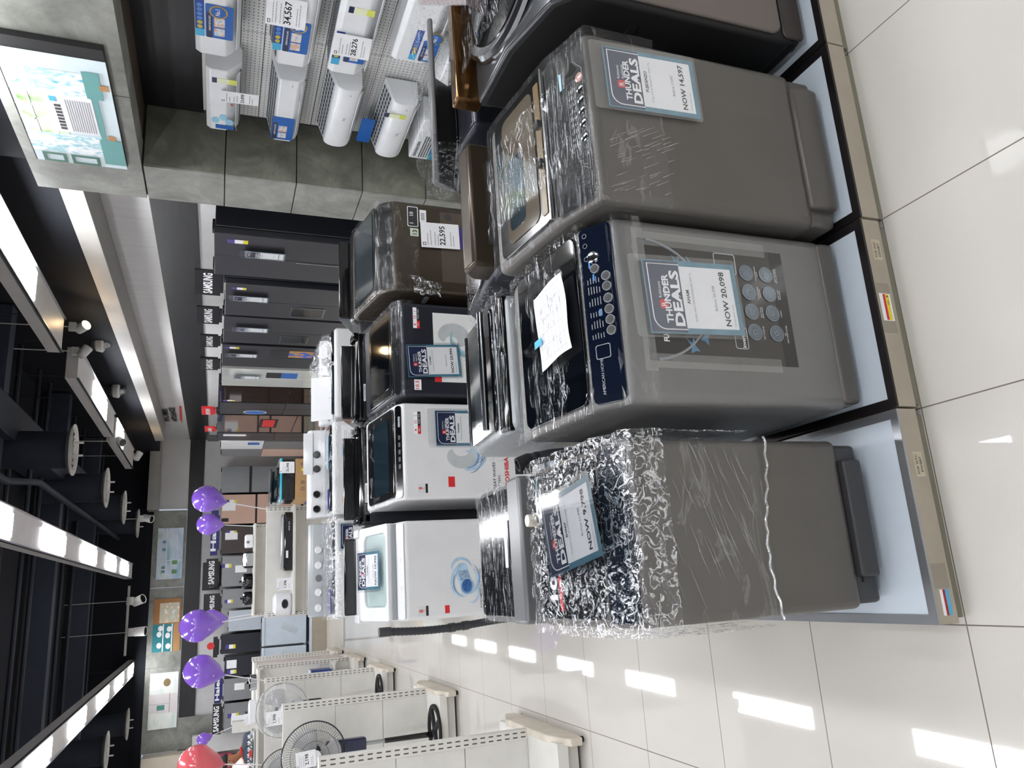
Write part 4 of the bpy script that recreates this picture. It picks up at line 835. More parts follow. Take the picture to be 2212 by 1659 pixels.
# ---------------------------------------------------------------- row E: twin tubs
platform(-.2, .62, 6.22, 7.0, 'platform under the twin tub with white knobs'); platform(.62, 1.44, 6.22, 7.0, 'platform under the twin tub with black knobs'); platform(1.44, 2.3, 6.22, 7.0, 'platform under the film-topped white washer')
def twintub(x0, x1, lb, zt=1.02, zc=1.185, knobm=PLW, nk=4, con=SILVER, front=WB):
    w = x1 - x0; yf = 6.30; t = thing('twin_tub_washer', lb, 'washing machine', ((x0 + x1) / 2, yf, ZP), 0, None)
    part(t, 'cabinet', front, lambda m: m.box(x0, x1, yf, yf + .48, ZP + .04, zt), .035, 5)
    part(t, 'base_skirt', GREYP, lambda m: m.box(x0 + .02, x1 - .02, yf + .02, yf + .46, ZP + .012, ZP + .05), .01)
    for a in (x0 + .07, x1 - .07):
        for y in (yf + .07, yf + .41): part(t, 'foot', RUBBER, lambda m: m.cyl((a, y, ZP), (a, y, ZP + .03), .02, n=12))
    part(t, 'tub_lid', TEALD, lambda m: m.box(x0 + .03, x0 + w * .58, yf + .03, yf + .32, zt - .004, zt + .022), .008, 3)
    part(t, 'spinner_lid', GLASSD, lambda m: m.box(x0 + w * .62, x1 - .03, yf + .03, yf + .32, zt - .004, zt + .022), .008, 3)
    part(t, 'console', con, lambda m: m.profx([(yf + .33, zt - .01), (yf + .36, zc - .02), (yf + .38, zc), (yf + .48, zc), (yf + .48, zt - .01)], x0 + .01, x1 - .01), .018, 4)
    cf = Fr((x0, yf + .335, zt), (1, 0, 0), (0, .17, 1))
    ks = [w * f for f in ((.08, .24, .52, .68) if nk == 4 else (.2, .5, .7))]
    for a in ks:
        part(t, 'knob', knobm, lambda m: m.lathe([(.032, 0), (.031, .018), (.026, .026), (.024, .028)], cf.p(a + .02, (zc - zt) * .55, -.002), cf.n, 22))
    return t, cf, zt, zc
t, cf, a, b = twintub(-.17, .61, 'silver-topped twin tub with four white knobs, wrapped lids and a deal sign')
part(t, 'console_dial_recess', GREYP, lambda m: m.fprism(cf, ell(.32, .09, .03, .028), -.004, .004))
part(t, 'purple_ribbon_print', PURP, lambda m: m.box(-.13, .05, 6.36, 6.44, 1.045, 1.052))
M = Matrix.Translation((.22, 6.30, 0)); film_shell(t, M, .78, [(0, 1.0), (.02, 1.03), (.15, 1.06), (.33, 1.08)], .96, FILM2, 41, .01, .010, .97, .02)
deal_sign('deal sign on the front of the twin tub with white knobs, half hidden', Fr((.36, 6.285, .72), (1, 0, 0), (0, 0, 1)), .20, .26, 'MIDEA', 'MIDEA TWIN TUB', '9,995', '7,995')
t, cf, a, b = twintub(.64, 1.42, 'white twin tub with four black knobs and rainbow number stickers', knobm=BLACKP, con=PLW, zt=1.04, zc=1.20)
part(t, 'raised_panel', PLW, lambda m: m.plate(cf, .38, .74, .12, .20, 0, .012, .004), .002)
part(t, 'purple_ribbon_print', PURP, lambda m: m.box(.69, .85, 6.34, 6.40, 1.064, 1.072)); part(t, 'blue_label', mat('pale_blue_sticker', '#a9cfe0'), lambda m: m.box(1.02, 1.30, 6.36, 6.42, 1.064, 1.072))
M = Matrix.Translation((1.03, 6.30, 0)); film_shell(t, M, .78, [(0, 1.01), (.02, 1.04), (.15, 1.07), (.33, 1.09)], .98, FILM, 42, .01, .012, .98, .02)
ef = Fr((.64, 6.298, 0), (1, 0, 0), (0, 0, 1))
part(t, 'rainbow_sticker', blobs_mat('rainbow_sticker', ['#c7b6e0', '#7fc6e0', '#8fe0b0', '#f0e0a0'], 9), lambda m: m.plate(ef, .48, .57, .88, .96, 0, .0015)); text(t, 'sticker_lettering', INK, [('1', ef, .525, .90, .035, .03, 'C', None, .002)])
part(t, 'capacity_label', mat('salmon_label', '#e2a08c', .4), lambda m: m.plate(ef, .09, .145, .88, .96, 0, .0015)); text(t, 'capacity_lettering', INK, [('12', ef, .117, .90, .035, .02, 'C', None, .002)])
price_card('price card ending in 95 on the twin tub with black knobs', Fr((1.23, 6.288, .80), (1, 0, 0), (0, 0, 1)), .15, .17, '9,995', big=.16)
t, cf, a, b = twintub(1.45, 2.25, 'white washer with tilted open lid under a heap of silvery film', zt=1.02, zc=1.10, nk=3, con=PLW)
part(t, 'open_lid', PLW, lambda m: m.profx([(6.34, 1.03), (6.355, 1.02), (6.46, 1.19), (6.445, 1.20)], 1.44, 1.82), .004)
part(t, 'film_heap', FILM2, lambda m: m.sheet(lambda u, v: Vector((1.55 + .66 * u, 6.34 + .40 * v, 1.04 + .16 * math.sin(PI * v) * (.4 + .6 * math.sin(PI * u)) )) + noise.noise_vector(Vector((u * 9, v * 7, 8))) * .035, 40, 26), smooth=60)
# ---------------------------------------------------------------- wall air conditioners on the pegboard
ACW = mat('ac_white_plastic', '#eceef1', .3, coat=.3); ACG = mat('ac_grille_shadow', '#4a5258', .5)
def ac_unit(y0, y1, zt, h, d, label, prof='flat', grp='white split air conditioners', grille=True, cover=False):
    """hung on the right wall; front faces -X"""
    L = y1 - y0; yc = (y0 + y1) / 2; x = XW - .021
    t = thing('air_conditioner', label, 'air conditioner', (x, yc, zt - h), -PI / 2, grp)
    M = Matrix.Translation((x, yc, zt - h)) @ Matrix.Rotation(-PI / 2, 4, 'Z')
    if prof == 'flat': P = [(0, .02), (0, h), (-d + .02, h), (-d, h - .03), (-d, .09), (-d + .03, .055), (-d * .55, .0), (-.03, .0)]
    elif prof == 'slant': P = [(0, .03), (0, h), (-d * .1, h), (-d + .015, h - .045), (-d, h - .06), (-d, .06), (-d * .82, .02), (-d * .3, .0)]
    else: P = [(0, .02), (0, h), (-d * .08, h)] + [(-d * .72 - d * .28 * math.sin(PI * k / 16) ** .7, h - .05 - (h - .07) * (1 - math.cos(k * PI / 16)) / 2) for k in range(0, 17)] 
    part(t, 'casing', ACW, lambda m: m.profx(P, -L / 2, L / 2), .006, 2, M=M)
    R3 = M.to_3x3(); F = Fr(M @ Vector((-L / 2, -d, 0)), R3 @ Vector((1, 0, 0)), (0, 0, 1)); tf = {'flat': (-d + .03, h, 0.), 'slant': (-d + .015, h - .045, .045), 'round': (-d * .72, h - .05, .05)}[prof]; T = Fr(M @ Vector((-L / 2, tf[0], tf[1])), R3 @ Vector((1, 0, 0)), R3 @ Vector((0, -d * .1 - tf[0], tf[2]))); TD = math.hypot(-d * .1 - tf[0], tf[2])
    B = Fr(M @ Vector((-L / 2, -d * .62, .0)), R3 @ Vector((1, 0, 0)), R3 @ Vector((0, -.75, .40)))
    if grille:
        def gr(m):
            n = int(L / .05)
            for k in range(n):
                for j in range(4): m.plate(T, .03 + k * (L - .06) / n, .03 + (k + .75) * (L - .06) / n, .01 + j * TD * .24, .01 + (j + .6) * TD * .24, .0, .0015)
        part(t, 'top_grille', ACG, gr, smooth=0)
    part(t, 'air_outlet', mat('outlet_grey', '#555b60', .5), lambda m: m.plate(B, .04, L - .04, .012, .03, .0, .003))
    part(t, 'louvre', ACW, lambda m: m.plate(B, .04, L - .04, .034, .075, .004, .008), .001)
    part(t, 'indicator', SILVER, lambda m: m.plate(F, L - .06, L - .045, .09, .096, .0, .0015))
    return t, F, L, h
def mstick(t, F, a, b, s=1., strip=True, tilt=0):     # round-cornered blue feature sticker (with photos) and tall blue strip
    q = F.at(a, b, .001, tilt)
    part(t, 'feature_sticker', BLUEP, lambda m: m.plate(q, 0, .24 * s, 0, .13 * s, 0, .001, .012))
    part(t, 'sticker_band', NAVY, lambda m: m.plate(q, .0, .18 * s, .098 * s, .125 * s, .001, .0016))
    part(t, 'sticker_photo', blobs_mat('sticker_photos', ['#9fc3dc', '#e8e4e2', '#d9a98c', '#c5d9e8'], 26), lambda m: (m.plate(q, .02 * s, .075 * s, .04 * s, .09 * s, .001, .0016, .004), m.plate(q, .085 * s, .15 * s, .04 * s, .09 * s, .001, .0016, .004)) and None)
    text(t, 'sticker_lettering', WHINK, [('COMFORT BEYOND LIMITS', q, .05 * s, .106 * s, .009 * s, .01, 'L', .11 * s, .002)])
def acbadge(t, q):
    part(t, 'gold_badge', mat('gold_ring', '#c9a95a', .25, metal=.6), lambda m: m.fprism(q, ell(0, 0, .05, .05), .002, .003)); part(t, 'blue_badge', BLUEP, lambda m: m.fprism(q, ell(0, 0, .041, .041), .003, .004)); text(t, 'badge_lettering', WHINK, [('No.1', q, 0, -.008, .024, .02, 'C', .05, .0045)])
def bstrip(t, F, a, b, s=1.):
    q = F.at(a, b, .001)
    part(t, 'feature_strip', mat('strip_deep_blue', '#23469a', .3), lambda m: m.plate(q, 0, .30 * s, 0, .05 * s, 0, .001, .004)); part(t, 'strip_end', CYANP, lambda m: m.plate(q, 0, .06 * s, 0, .05 * s, .001, .0016, .004))
    for k in range(6): part(t, 'strip_dot', mat('dot_gold', '#c2b23f', .4) if k < 2 else mat('dot_blue', '#4f86c8', .4), lambda m: m.fprism(q, ell(.08 * s + .035 * s * k, .025 * s, .015 * s, .015 * s, 18), .001, .0018))
def ytag(t, F, a, b):
    part(t, 'energy_label', mat('energy_yellow', '#d9dd66', .4), lambda m: m.plate(F, a, a + .05, b, b + .12, .001, .002)); part(t, 'energy_label_head', NAVY, lambda m: m.plate(F, a, a + .05, b + .12, b + .15, .001, .002)); part(t, 'energy_label_body', mat('energy_pale', '#e9edc9', .4), lambda m: m.plate(F, a, a + .05, b + .045, b + .12, .002, .0024))
t, F, L, h = ac_unit(4.45, 5.12, 2.07, .22, .21, 'far top air conditioner with blue oval stickers and a hanging price tag')
ytag(t, F, L - .13, .03); part(t, 'oval_sticker', mat('oval_pale_blue', '#9cd0e8', .3), lambda m: [m.fprism(F, ell(a, b, .035, .026), .001, .002) for a, b in ((.12, .16), (.16, .11), (.11, .07))] and None)
part(t, 'feature_sticker', BLUEP, lambda m: m.plate(F, .02, .07, .04, .16, .001, .0016)); text(t, 'maker_lettering', GREYINK, [('Kolin', F, .25, .05, .012, 0, 'L', None, .002), ('INVERTER', F, .02, .018, .01, 0, 'L', None, .002)]); part(t, 'red_mark', RED, lambda m: m.fprism(F, ell(.32, .056, .009, .009, 14), .001, .002))
t, F, L, h = ac_unit(4.44, 5.15, 1.67, .23, .21, 'far second-row air conditioner with dark blue comfort-smart sticker', 'slant')
mstick(t, F, .02, .045, 1.15); text(t, 'maker_lettering', GREYINK, [('INVERTER', F, L - .2, .03, .012, 0, 'L', None, .002)])
t, F, L, h = ac_unit(4.44, 5.13, 1.31, .25, .21, 'far third-row air conditioner with rounded plain white front', 'round')
text(t, 'maker_lettering', INK, [('TCL', F, L * .5, .09, .016, .01, 'L', None, .004)])
t, F, L, h = ac_unit(4.50, 5.18, .91, .25, .21, 'far bottom-row rounded air conditioner with energy label and blue sticker', 'round')
ytag(t, F, L - .16, .08); text(t, 'maker_lettering', INK, [('TCL', F, L * .45, .09, .016, .01, 'L', None, .004)]); part(t, 'top_sticker', BLUEP, lambda m: m.plate(F.at(.02, h, -.10), 0, .3, .0, .10, .0, .003, .01))
t, F, L, h = ac_unit(3.42, 4.26, 2.12, .26, .25, 'near top air conditioner with gold number-one badge at the frame edge')
mstick(t, F, .16, .05, 1.15); bstrip(t, F, .16, .205); acbadge(t, F.at(.38, .13))
t, F, L, h = ac_unit(3.30, 4.26, 1.70, .27, .23, 'near second-row air conditioner with badge, blue strip and price card', 'slant')
mstick(t, F, .13, .05, 1.15); bstrip(t, F.at(0, .205, 0), .13, .0); acbadge(t, F.at(.36, .12))
t, F, L, h = ac_unit(3.18, 4.26, 1.34, .26, .22, 'near third-row air conditioner with navy energy label and coil seen through its top')
mstick(t, F, .12, .05); bstrip(t, F, .08, .20); ytag(t, F, .55, .06)
t, F, L, h = ac_unit(3.06, 4.06, .97, .29, .20, 'near bottom-row flat air conditioner with touch panel front', 'flat', grille=False)
mstick(t, F, .03, .02, .8); bstrip(t, F, .03, .14, .9); acbadge(t, F.at(.25, .06, .0))
wpk = Fr((3.24, 4.36, 1.70), (.3, -.95, 0), (0, .05, 1))
price_card('hanging price tag 23,898 on the far top air conditioner', Fr((3.235, 4.72, 1.74), (.15, -1, 0), (-.02, 0, 1)), .10, .24, '23,898')
price_card('price card 28,276 on the near third-row air conditioner', Fr((3.20, 4.02, 1.12), (.3, -1, 0), (0, 0, 1)), .15, .22, '28,276')
price_card('price card 34,567 at the frame edge on the near second-row air conditioner', Fr((3.19, 3.85, 1.52), (.3, -1, 0), (0, 0, 1)), .18, .22, '34,567')
def window_ac(y0, z0, lb, w=.50, h=.34, stick=True):
    t = thing('window_air_conditioner', lb, 'air conditioner', (3.35, y0, z0), -PI / 2, 'window type air conditioners')
    part(t, 'casing', ACW, lambda m: m.box(3.26, XW - .03, y0, y0 + w, z0, z0 + h), .01, 3)
    F = Fr((3.26, y0 + w, z0), (0, -1, 0), (0, 0, 1))
    part(t, 'front_grille', ACG, lambda m: [m.plate(F, .03, w * .62, .03 + .018 * k, .04 + .018 * k, 0, .002) for k in range(int((h - .08) / .018))] and None, smooth=0)
    if stick: part(t, 'feature_sticker', blobs_mat('sticker_green_blue', ['#1f5fae', '#2f8fc0', '#49b79a', '#d7e6ee'], 14), lambda m: m.plate(F, w * .02, w * .5, .04, .20, .002, .003, .01)); text(t, 'sticker_lettering', NAVY, [('INVERTER', F, .04, h - .045, .022, .02, 'L', .2, .003)])
    part(t, 'bracket', SHELFW, lambda m: m.box(3.28, XW - .022, y0 + .02, y0 + w - .02, z0 - .03, z0), .003)
    return t
window_ac(4.62, .27, 'window type air conditioner with inverter label below the far rounded unit'); window_ac(3.95, .28, 'window type air conditioner with plain grille, nearer the camera', stick=False); window_ac(3.3, .28, 'third window type air conditioner, mostly hidden by the film')

# framed picture on the concrete beam; its print has a faint glow added
t = thing('wall_picture', 'large bright picture of a window air conditioner between blue dotted curtains', 'picture', (XB - .03, 4.72, 2.58), -PI / 2)
F = Fr((XB - .045, 5.35, 2.58), (0, -1, 0), (0, 0, 1)); W, H = 1.17, .545
part(t, 'frame', BLACKM, lambda m: m.plate(F, -.005, W + .10, -.0, H + .01, -.04, -.002), .002)
part(t, 'sky_view', blobs_mat('garden_view', ['#4f7d3e', '#9fbf8a', '#d9e8c9', '#eef5f0'], 8, emit=.04), lambda m: m.plate(F, .33, .80, .30, H - .02, 0, .002))
part(t, 'picture_wall', mat('picture_pale', '#d5e4ea', .4, emit='#d5e4ea', es=.04), lambda m: m.plate(F, 0, W, 0, H, -.002, 0.0))
CUR = blobs_mat('curtain_dots', ['#59b4c8', '#e6eef2', '#f4f6f8', '#8fcbd6', '#f2f4f6'], 16, (1, 2, .6), emit=.04); part(t, 'curtain', CUR, lambda m: m.plate(F, .14, .36, .08, H, .002, .004)); part(t, 'curtain', CUR, lambda m: m.plate(F, .80, 1.03, .13, H, .002, .004))
part(t, 'pictured_air_conditioner', PAPER, lambda m: m.plate(F, .40, .80, .12, .37, .004, .006, .01)); part(t, 'pictured_grille', GREYINK, lambda m: [m.plate(F, .42, .76, .135 + .013 * k, .139 + .013 * k, .006, .007) for k in range(11)] and None, smooth=0); part(t, 'pictured_vent', DGREY, lambda m: [m.plate(F, .43 + .035 * k, .455 + .035 * k, .30, .335, .006, .007) for k in range(8)] and None, smooth=0); part(t, 'pictured_control', CYANP, lambda m: m.plate(F, .73, .78, .315, .35, .007, .008))
part(t, 'window_bars', PAPER, lambda m: (m.plate(F, .36, .80, .36, .385, .002, .004), m.plate(F, .50, .512, .38, H, .002, .004), m.plate(F, .65, .662, .38, H, .002, .004), m.plate(F, .36, .80, .46, .47, .002, .004)) and None)
part(t, 'pictured_sill', mat('teal_sill', '#5a9a98', .4, emit='#5a9a98', es=.04), lambda m: (m.plate(F, .05, .36, .0, .13, .004, .005), m.plate(F, .80, 1.06, .05, .14, .004, .005), m.plate(F, .36, .80, .085, .115, .004, .005)) and None)
WC = mat('wood_cup', '#b78652', .5); part(t, 'pictured_cup', WC, lambda m: m.plate(F, .36, .41, .03, .075, .005, .006)); part(t, 'pictured_cup', WC, lambda m: m.plate(F, .90, .95, .01, .06, .005, .006))
part(t, 'pictured_frames', mat('green_frames', '#3f6f5e', .5), lambda m: (m.rim(F, rrect(.01, .12, .16, .33, .0, 1), rrect(.03, .10, .18, .31, .0, 1), .004, .006), m.rim(F, rrect(.01, .12, .36, .50, .0, 1), rrect(.03, .10, .38, .48, .0, 1), .004, .006)) and None)
# pictures along the back wall
def wall_pic(x0, x1, z0, z1, lb, cols, extra=None):
    t = thing('wall_picture', lb, 'picture', ((x0 + x1) / 2, YB - .07, z0)); F = Fr((x0, YB - .085, z0), (1, 0, 0), (0, 0, 1)); W, H = x1 - x0, z1 - z0
    part(t, 'panel', blobs_mat(lb[:14].replace(' ', '_') + '_print', cols, 1.6, (1, 1, 3), emit=.03), lambda m: m.plate(F, 0, W, 0, H, -.02, 0))
    if extra: extra(t, F, W, H)
    return t
def kit(t, F, W, H):
    part(t, 'pictured_shelf', PAPER, lambda m: (m.plate(F, 0, W, H * .62, H * .66, 0, .004), m.plate(F, W * .35, W * .37, 0, H, 0, .004)) and None); part(t, 'pictured_items', mat('dull_blue_items', '#6d96a8', .5), lambda m: [m.plate(F, W * f, W * f + .06, H * .66, H * .8, .004, .006) for f in (.12, .2, .55, .7)] and None); part(t, 'pictured_items', mat('dull_green_items', '#6fa06a', .5), lambda m: [m.plate(F, W * f, W * f + .09, H * .2, H * .4, .004, .006) for f in (.1, .28)] and None, label='green pictured items')
wall_pic(.60, 1.72, 2.66, 3.19, 'blue kitchen picture, rightmost on the back wall', ['#7fb3c9', '#b7cfe0', '#d9e2ee', '#a9c9b0'], kit)
def food(t, F, W, H):
    part(t, 'orange_wall', mat('orange_board', '#a8733f', .5), lambda m: m.plate(F, W * .52, W, 0, H, 0, .004)); part(t, 'poster_collage', blobs_mat('collage', ['#e6e3dd', '#bfc9b4', '#d7c0a2', '#f0eee9'], 9), lambda m: m.plate(F, W * .54, W * .92, H * .06, H * .78, .004, .008))
    part(t, 'teal_wall', mat('teal_board', '#1f7f88', .5), lambda m: m.plate(F, 0, W * .52, H * .25, H, 0, .004)); part(t, 'pictured_shelf', PAPER, lambda m: (m.plate(F, 0, W * .52, H * .28, H * .32, .004, .01), m.plate(F, 0, W * .52, H * .6, H * .64, .004, .01)) and None)
    part(t, 'pictured_dishes', PAPER, lambda m: [m.fprism(F, ell(W * a, H * b, .06, .05, 14), .004, .008) for a, b in ((.1, .42), (.3, .45), (.42, .4), (.12, .75), (.33, .76), (.44, .72))] and None); part(t, 'wood_floor', mat('wood_print', '#b98c56', .5), lambda m: m.plate(F, 0, W * .52, 0, H * .25, 0, .003))
wall_pic(-.93, .18, 2.64, 3.19, 'orange and teal shelf picture, middle of the back wall', ['#a8733f', '#a8733f', '#c08a50'], food)
def frg(t, F, W, H):
    part(t, 'pictured_refrigerator', mat('pink_white_print', '#e3dcdc', .4, emit='#e3dcdc', es=.03), lambda m: m.plate(F, W * .28, W * .62, .02, H, 0, .004)); part(t, 'pictured_lines', GREYINK, lambda m: (m.plate(F, W * .44, W * .445, H * .3, H, .004, .006), m.plate(F, W * .28, W * .62, H * .27, H * .29, .004, .006)) and None); part(t, 'pictured_dispenser', mat('dull_teal', '#4f8f86', .5), lambda m: m.plate(F, W * .33, W * .42, H * .45, H * .72, .004, .006)); part(t, 'pictured_pot', mat('dull_wood', '#8c7a52', .5), lambda m: m.fprism(F, ell(W * .82, H * .4, .08, .07, 16), .002, .006))
wall_pic(-2.48, -1.36, 2.63, 3.19, 'pale green kitchen picture with a refrigerator, left on the back wall', ['#bfe0d4', '#e8eeea', '#f2f4ee', '#d6e6dc'], frg)
# raised sign on the planked bulkhead
t = thing('wall_sign', 'dark raised lettering sign with a red stripe, lit from above on the planked wall', 'sign', (3.76, 16.3, 2.7), -PI / 2)
F = Fr((3.765, 17.05, 2.68), (0, -1, 0), (0, 0, 1))
text(t, 'sign_lettering', INK, [('HOME', F, .1, .26, .12, .04, 'L', 1.1, .02), ('APPLIANCE', F, .1, .12, .10, .04, 'L', 1.2, .02)]); part(t, 'red_stripe', RED, lambda m: m.fprism(F, [(0, .03), (1.4, .0), (1.4, .03), (.3, .06)], 0, .02))

# ---------------------------------------------------------------- refrigerators
FD = mat('fridge_dark_steel', '#45464c', .3, metal=.6); FS = mat('fridge_silver', '#8f9194', .32, metal=.5); FBK = mat('fridge_black', '#0f1013', .08, coat=.8); FW = mat('fridge_white_glass', '#c9ccc8', .08, coat=.8); FPK = mat('fridge_pink', '#c9a796', .3); FMIR = mat('fridge_mirror_brown', '#3d2c26', .05, metal=.7)
def fridge(pos, w, h, d, face, label, doors, m, group, sidem=None, rot=0, zb=.10, disp=None, handle=None, gap=.008, sticks=True):
    """doors: list of (a0,a1,b0,b1) fractions of the front; rot 0 faces -Y, -PI/2 faces -X"""
    t = thing('refrigerator', label, 'refrigerator', (pos[0], pos[1], zb), rot, group)
    M = Matrix.Translation((pos[0], pos[1], zb)) @ Matrix.Rotation(rot, 4, 'Z'); R3 = M.to_3x3()
    part(t, 'cabinet', sidem or CHAR, lambda b: b.box(-w / 2 + .005, w / 2 - .005, .07, d, .04, h - .01), .006, M=M)
    part(t, 'base_grille', BLACKM, lambda b: b.box(-w / 2 + .02, w / 2 - .02, .05, d - .03, .0, .05), .004, M=M)
    F = Fr(M @ Vector((-w / 2, 0, .05)), R3 @ Vector((1, 0, 0)), (0, 0, 1)); H = h - .05
    for i, (a0, a1, b0, b1) in enumerate(doors):
        mm = m[i] if isinstance(m, (list, tuple)) else m
        o = part(t, 'door', mm, lambda b: b.plate(F, a0 * w + gap / 2, a1 * w - gap / 2, b0 * H + gap / 2, b1 * H - gap / 2, -.062, 0, .006), .004)
        if disp and disp[0] == i:
            part(o, 'dispenser', BLACKP, lambda b: b.plate(F, disp[1] * w, disp[2] * w, disp[3] * H, disp[4] * H, 0, .003, .012)); part(o, 'dispenser_trim', CHROME, lambda b: b.rim(F, rrect(disp[1] * w, disp[2] * w, disp[3] * H, disp[4] * H, .012), rrect(disp[1] * w + .006, disp[2] * w - .006, disp[3] * H + .006, disp[4] * H - .006, .01), .003, .006))
        if handle and i in handle:
            s, b2, b3 = handle[i]; ax = a1 * w - .02 if s > 0 else a0 * w + .02
            part(o, 'handle', ALU, lambda b: b.plate(F, ax - .006, ax + .006, b2 * H, b3 * H, .0, .008))
    part(t, 'hinge_cover', BLACKM, lambda b: (b.box(-w / 2 + .02, -w / 2 + .10, .04, .14, h - .01, h + .012), b.box(w / 2 - .10, w / 2 - .02, .04, .14, h - .01, h + .012)) and None, .004, M=M)
    return t, F, w, H
def estick(t, F, a, b, s=1.):
    part(t, 'energy_label', PURP, lambda m: m.plate(F, a, a + .07 * s, b + .11 * s, b + .17 * s, .001, .002)); part(t, 'energy_label_body', PAPER, lambda m: m.plate(F, a, a + .07 * s, b + .04 * s, b + .11 * s, .001, .002)); part(t, 'energy_label_foot', YEL, lambda m: m.plate(F, a, a + .07 * s, b, b + .04 * s, .001, .002))
def door_sign(F, a, b, lb, s=1.): deal_sign(lb, F.at(a, b, .03), .14 * s, .34 * s, 'SAMSUNG', 'SAMSUNG REF', '89,995', '69,995', group='deal signs hanging on refrigerator doors')
platf = struct(MB().box(2.98, 3.77, 5.9, YB - .05, 0, .10), 'trim_9', PLB); struct(MB().box(-2.25, 2.95, 18.1, YB - .02, 0, .10), 'trim_10', PLB)
R = -PI / 2
SBS = [(0, .5, 0, 1), (.5, 1, 0, 1)]
G1 = 'dark refrigerators along the right wall'
def rf(y0, y1, ztop, lb, doors, m, **k): return fridge((3.02, (y0 + y1) / 2), y1 - y0 - .012, ztop - .10, .72, 0, lb, doors, m, G1, rot=R, **k)
t, F, w, H = rf(6.27, 7.18, 2.02, 'big charcoal two-door refrigerator next to the concrete column', SBS, FD, handle={0: (1, .0, .62)}); part(t, 'door_edge_trim', ALU, lambda m: m.plate(F.at(w, 0, -.07), -.004, .004, .02, H - .02, -.004, .004)); estick(t, F, w - .17, H - .28); door_sign(F, w * .57, H - .60, 'hanging deal sign on the big charcoal refrigerator by the column')
t, F, w, H = rf(7.36, 8.28, 1.92, 'dark steel side-by-side refrigerator with black water dispenser, second from the column', SBS, FD, disp=(0, .10, .40, .42, .62)); estick(t, F, w - .15, H - .2, .8); door_sign(F, w * .57, H - .42, 'hanging deal sign on the second refrigerator from the column')
t, F, w, H = rf(8.32, 9.24, 1.93, 'dark steel side-by-side refrigerator with dispenser, third from the column', SBS, FD, disp=(0, .10, .40, .46, .64)); door_sign(F, w * .57, H - .48, 'crumpled hanging deal sign on the third refrigerator from the column')
t, F, w, H = rf(9.32, 10.24, 1.94, 'dark two-door refrigerator with blue food sticker, fourth from the column', SBS, FD); estick(t, F, w - .14, H - .2); door_sign(F, w * .57, H - .42, 'hanging deal sign on the fourth refrigerator from the column')
part(t, 'feature_sticker', INK, lambda m: m.plate(F, w * .55, w * .85, H - .80, H - .58, .001, .002)); part(t, 'food_sticker', blobs_mat('food_sticker', ['#2a55b4', '#3a6ac4', '#d98c3a', '#5a9a3a'], 9), lambda m: m.plate(F, w * .55, w * .85, H - 1.10, H - .80, .001, .002))
t, F, w, H = rf(10.34, 11.24, 1.94, 'white glass refrigerator with blue label between the dark ones', SBS, FW, sidem=FS); door_sign(F, w * .57, H - .50, 'hanging deal sign on the white glass refrigerator'); part(t, 'feature_sticker', INK, lambda m: m.plate(F, w * .55, w * .85, H - .78, H - .58, .001, .002)); part(t, 'blue_sticker', BLUEP, lambda m: m.plate(F, w * .55, w * .85, H - 1.0, H - .78, .001, .002))
QD = [(0, .5, .45, 1), (.5, 1, .45, 1), (0, .5, 0, .45), (.5, 1, 0, .45)]
t, F, w, H = rf(11.28, 12.2, 1.96, 'mirror-brown four-door refrigerator beside the charcoal one with oval sticker', QD, FMIR); estick(t, F, .05, H - .22)
t, F, w, H = rf(12.24, 13.05, 1.96, 'charcoal four-door refrigerator with oval blue sticker', QD, FD); part(t, 'oval_sticker', BLUEP, lambda m: m.fprism(F, ell(w * .2, H - .55, .12, .17), .001, .003)); part(t, 'oval_sticker_rim', PAPER, lambda m: m.rim(F, ell(w * .2, H - .55, .13, .18), ell(w * .2, H - .55, .12, .17), .001, .003))
t, F, w, H = rf(13.1, 14.5, 2.0, 'wide glossy black refrigerator with red screen sticker', [(0, 1, .30, 1), (0, 1, 0, .30)], FBK); part(t, 'red_sticker', RED, lambda m: m.plate(F, w * .35, w * .75, H - .95, H - .75, .001, .003, .01)); part(t, 'dark_sticker', INK, lambda m: m.plate(F, w * .3, w * .8, H - 1.0, H - .70, .0005, .001, .01))
t, F, w, H = rf(14.55, 15.3, 1.99, 'narrow dark refrigerator with tall white label strip', QD, FD); part(t, 'label_strip', PAPER, lambda m: m.plate(F, w * .6, w * .8, H - .5, H - .1, .001, .003))
t, F, w, H = rf(15.4, 16.2, 1.93, 'silver refrigerator with white upper doors and blue label', [(0, .5, .55, 1), (.5, 1, .55, 1), (0, 1, 0, .55)], [PLW, PLW, FS]); part(t, 'blue_sticker', BLUEP, lambda m: m.plate(F, w * .6, w * .9, H - .72, H - .5, .001, .003))
t, F, w, H = rf(16.25, 17.05, 1.92, 'silver and pink refrigerator at the far end of the right wall', [(0, 1, .55, 1), (0, 1, 0, .55)], [FS, FPK])
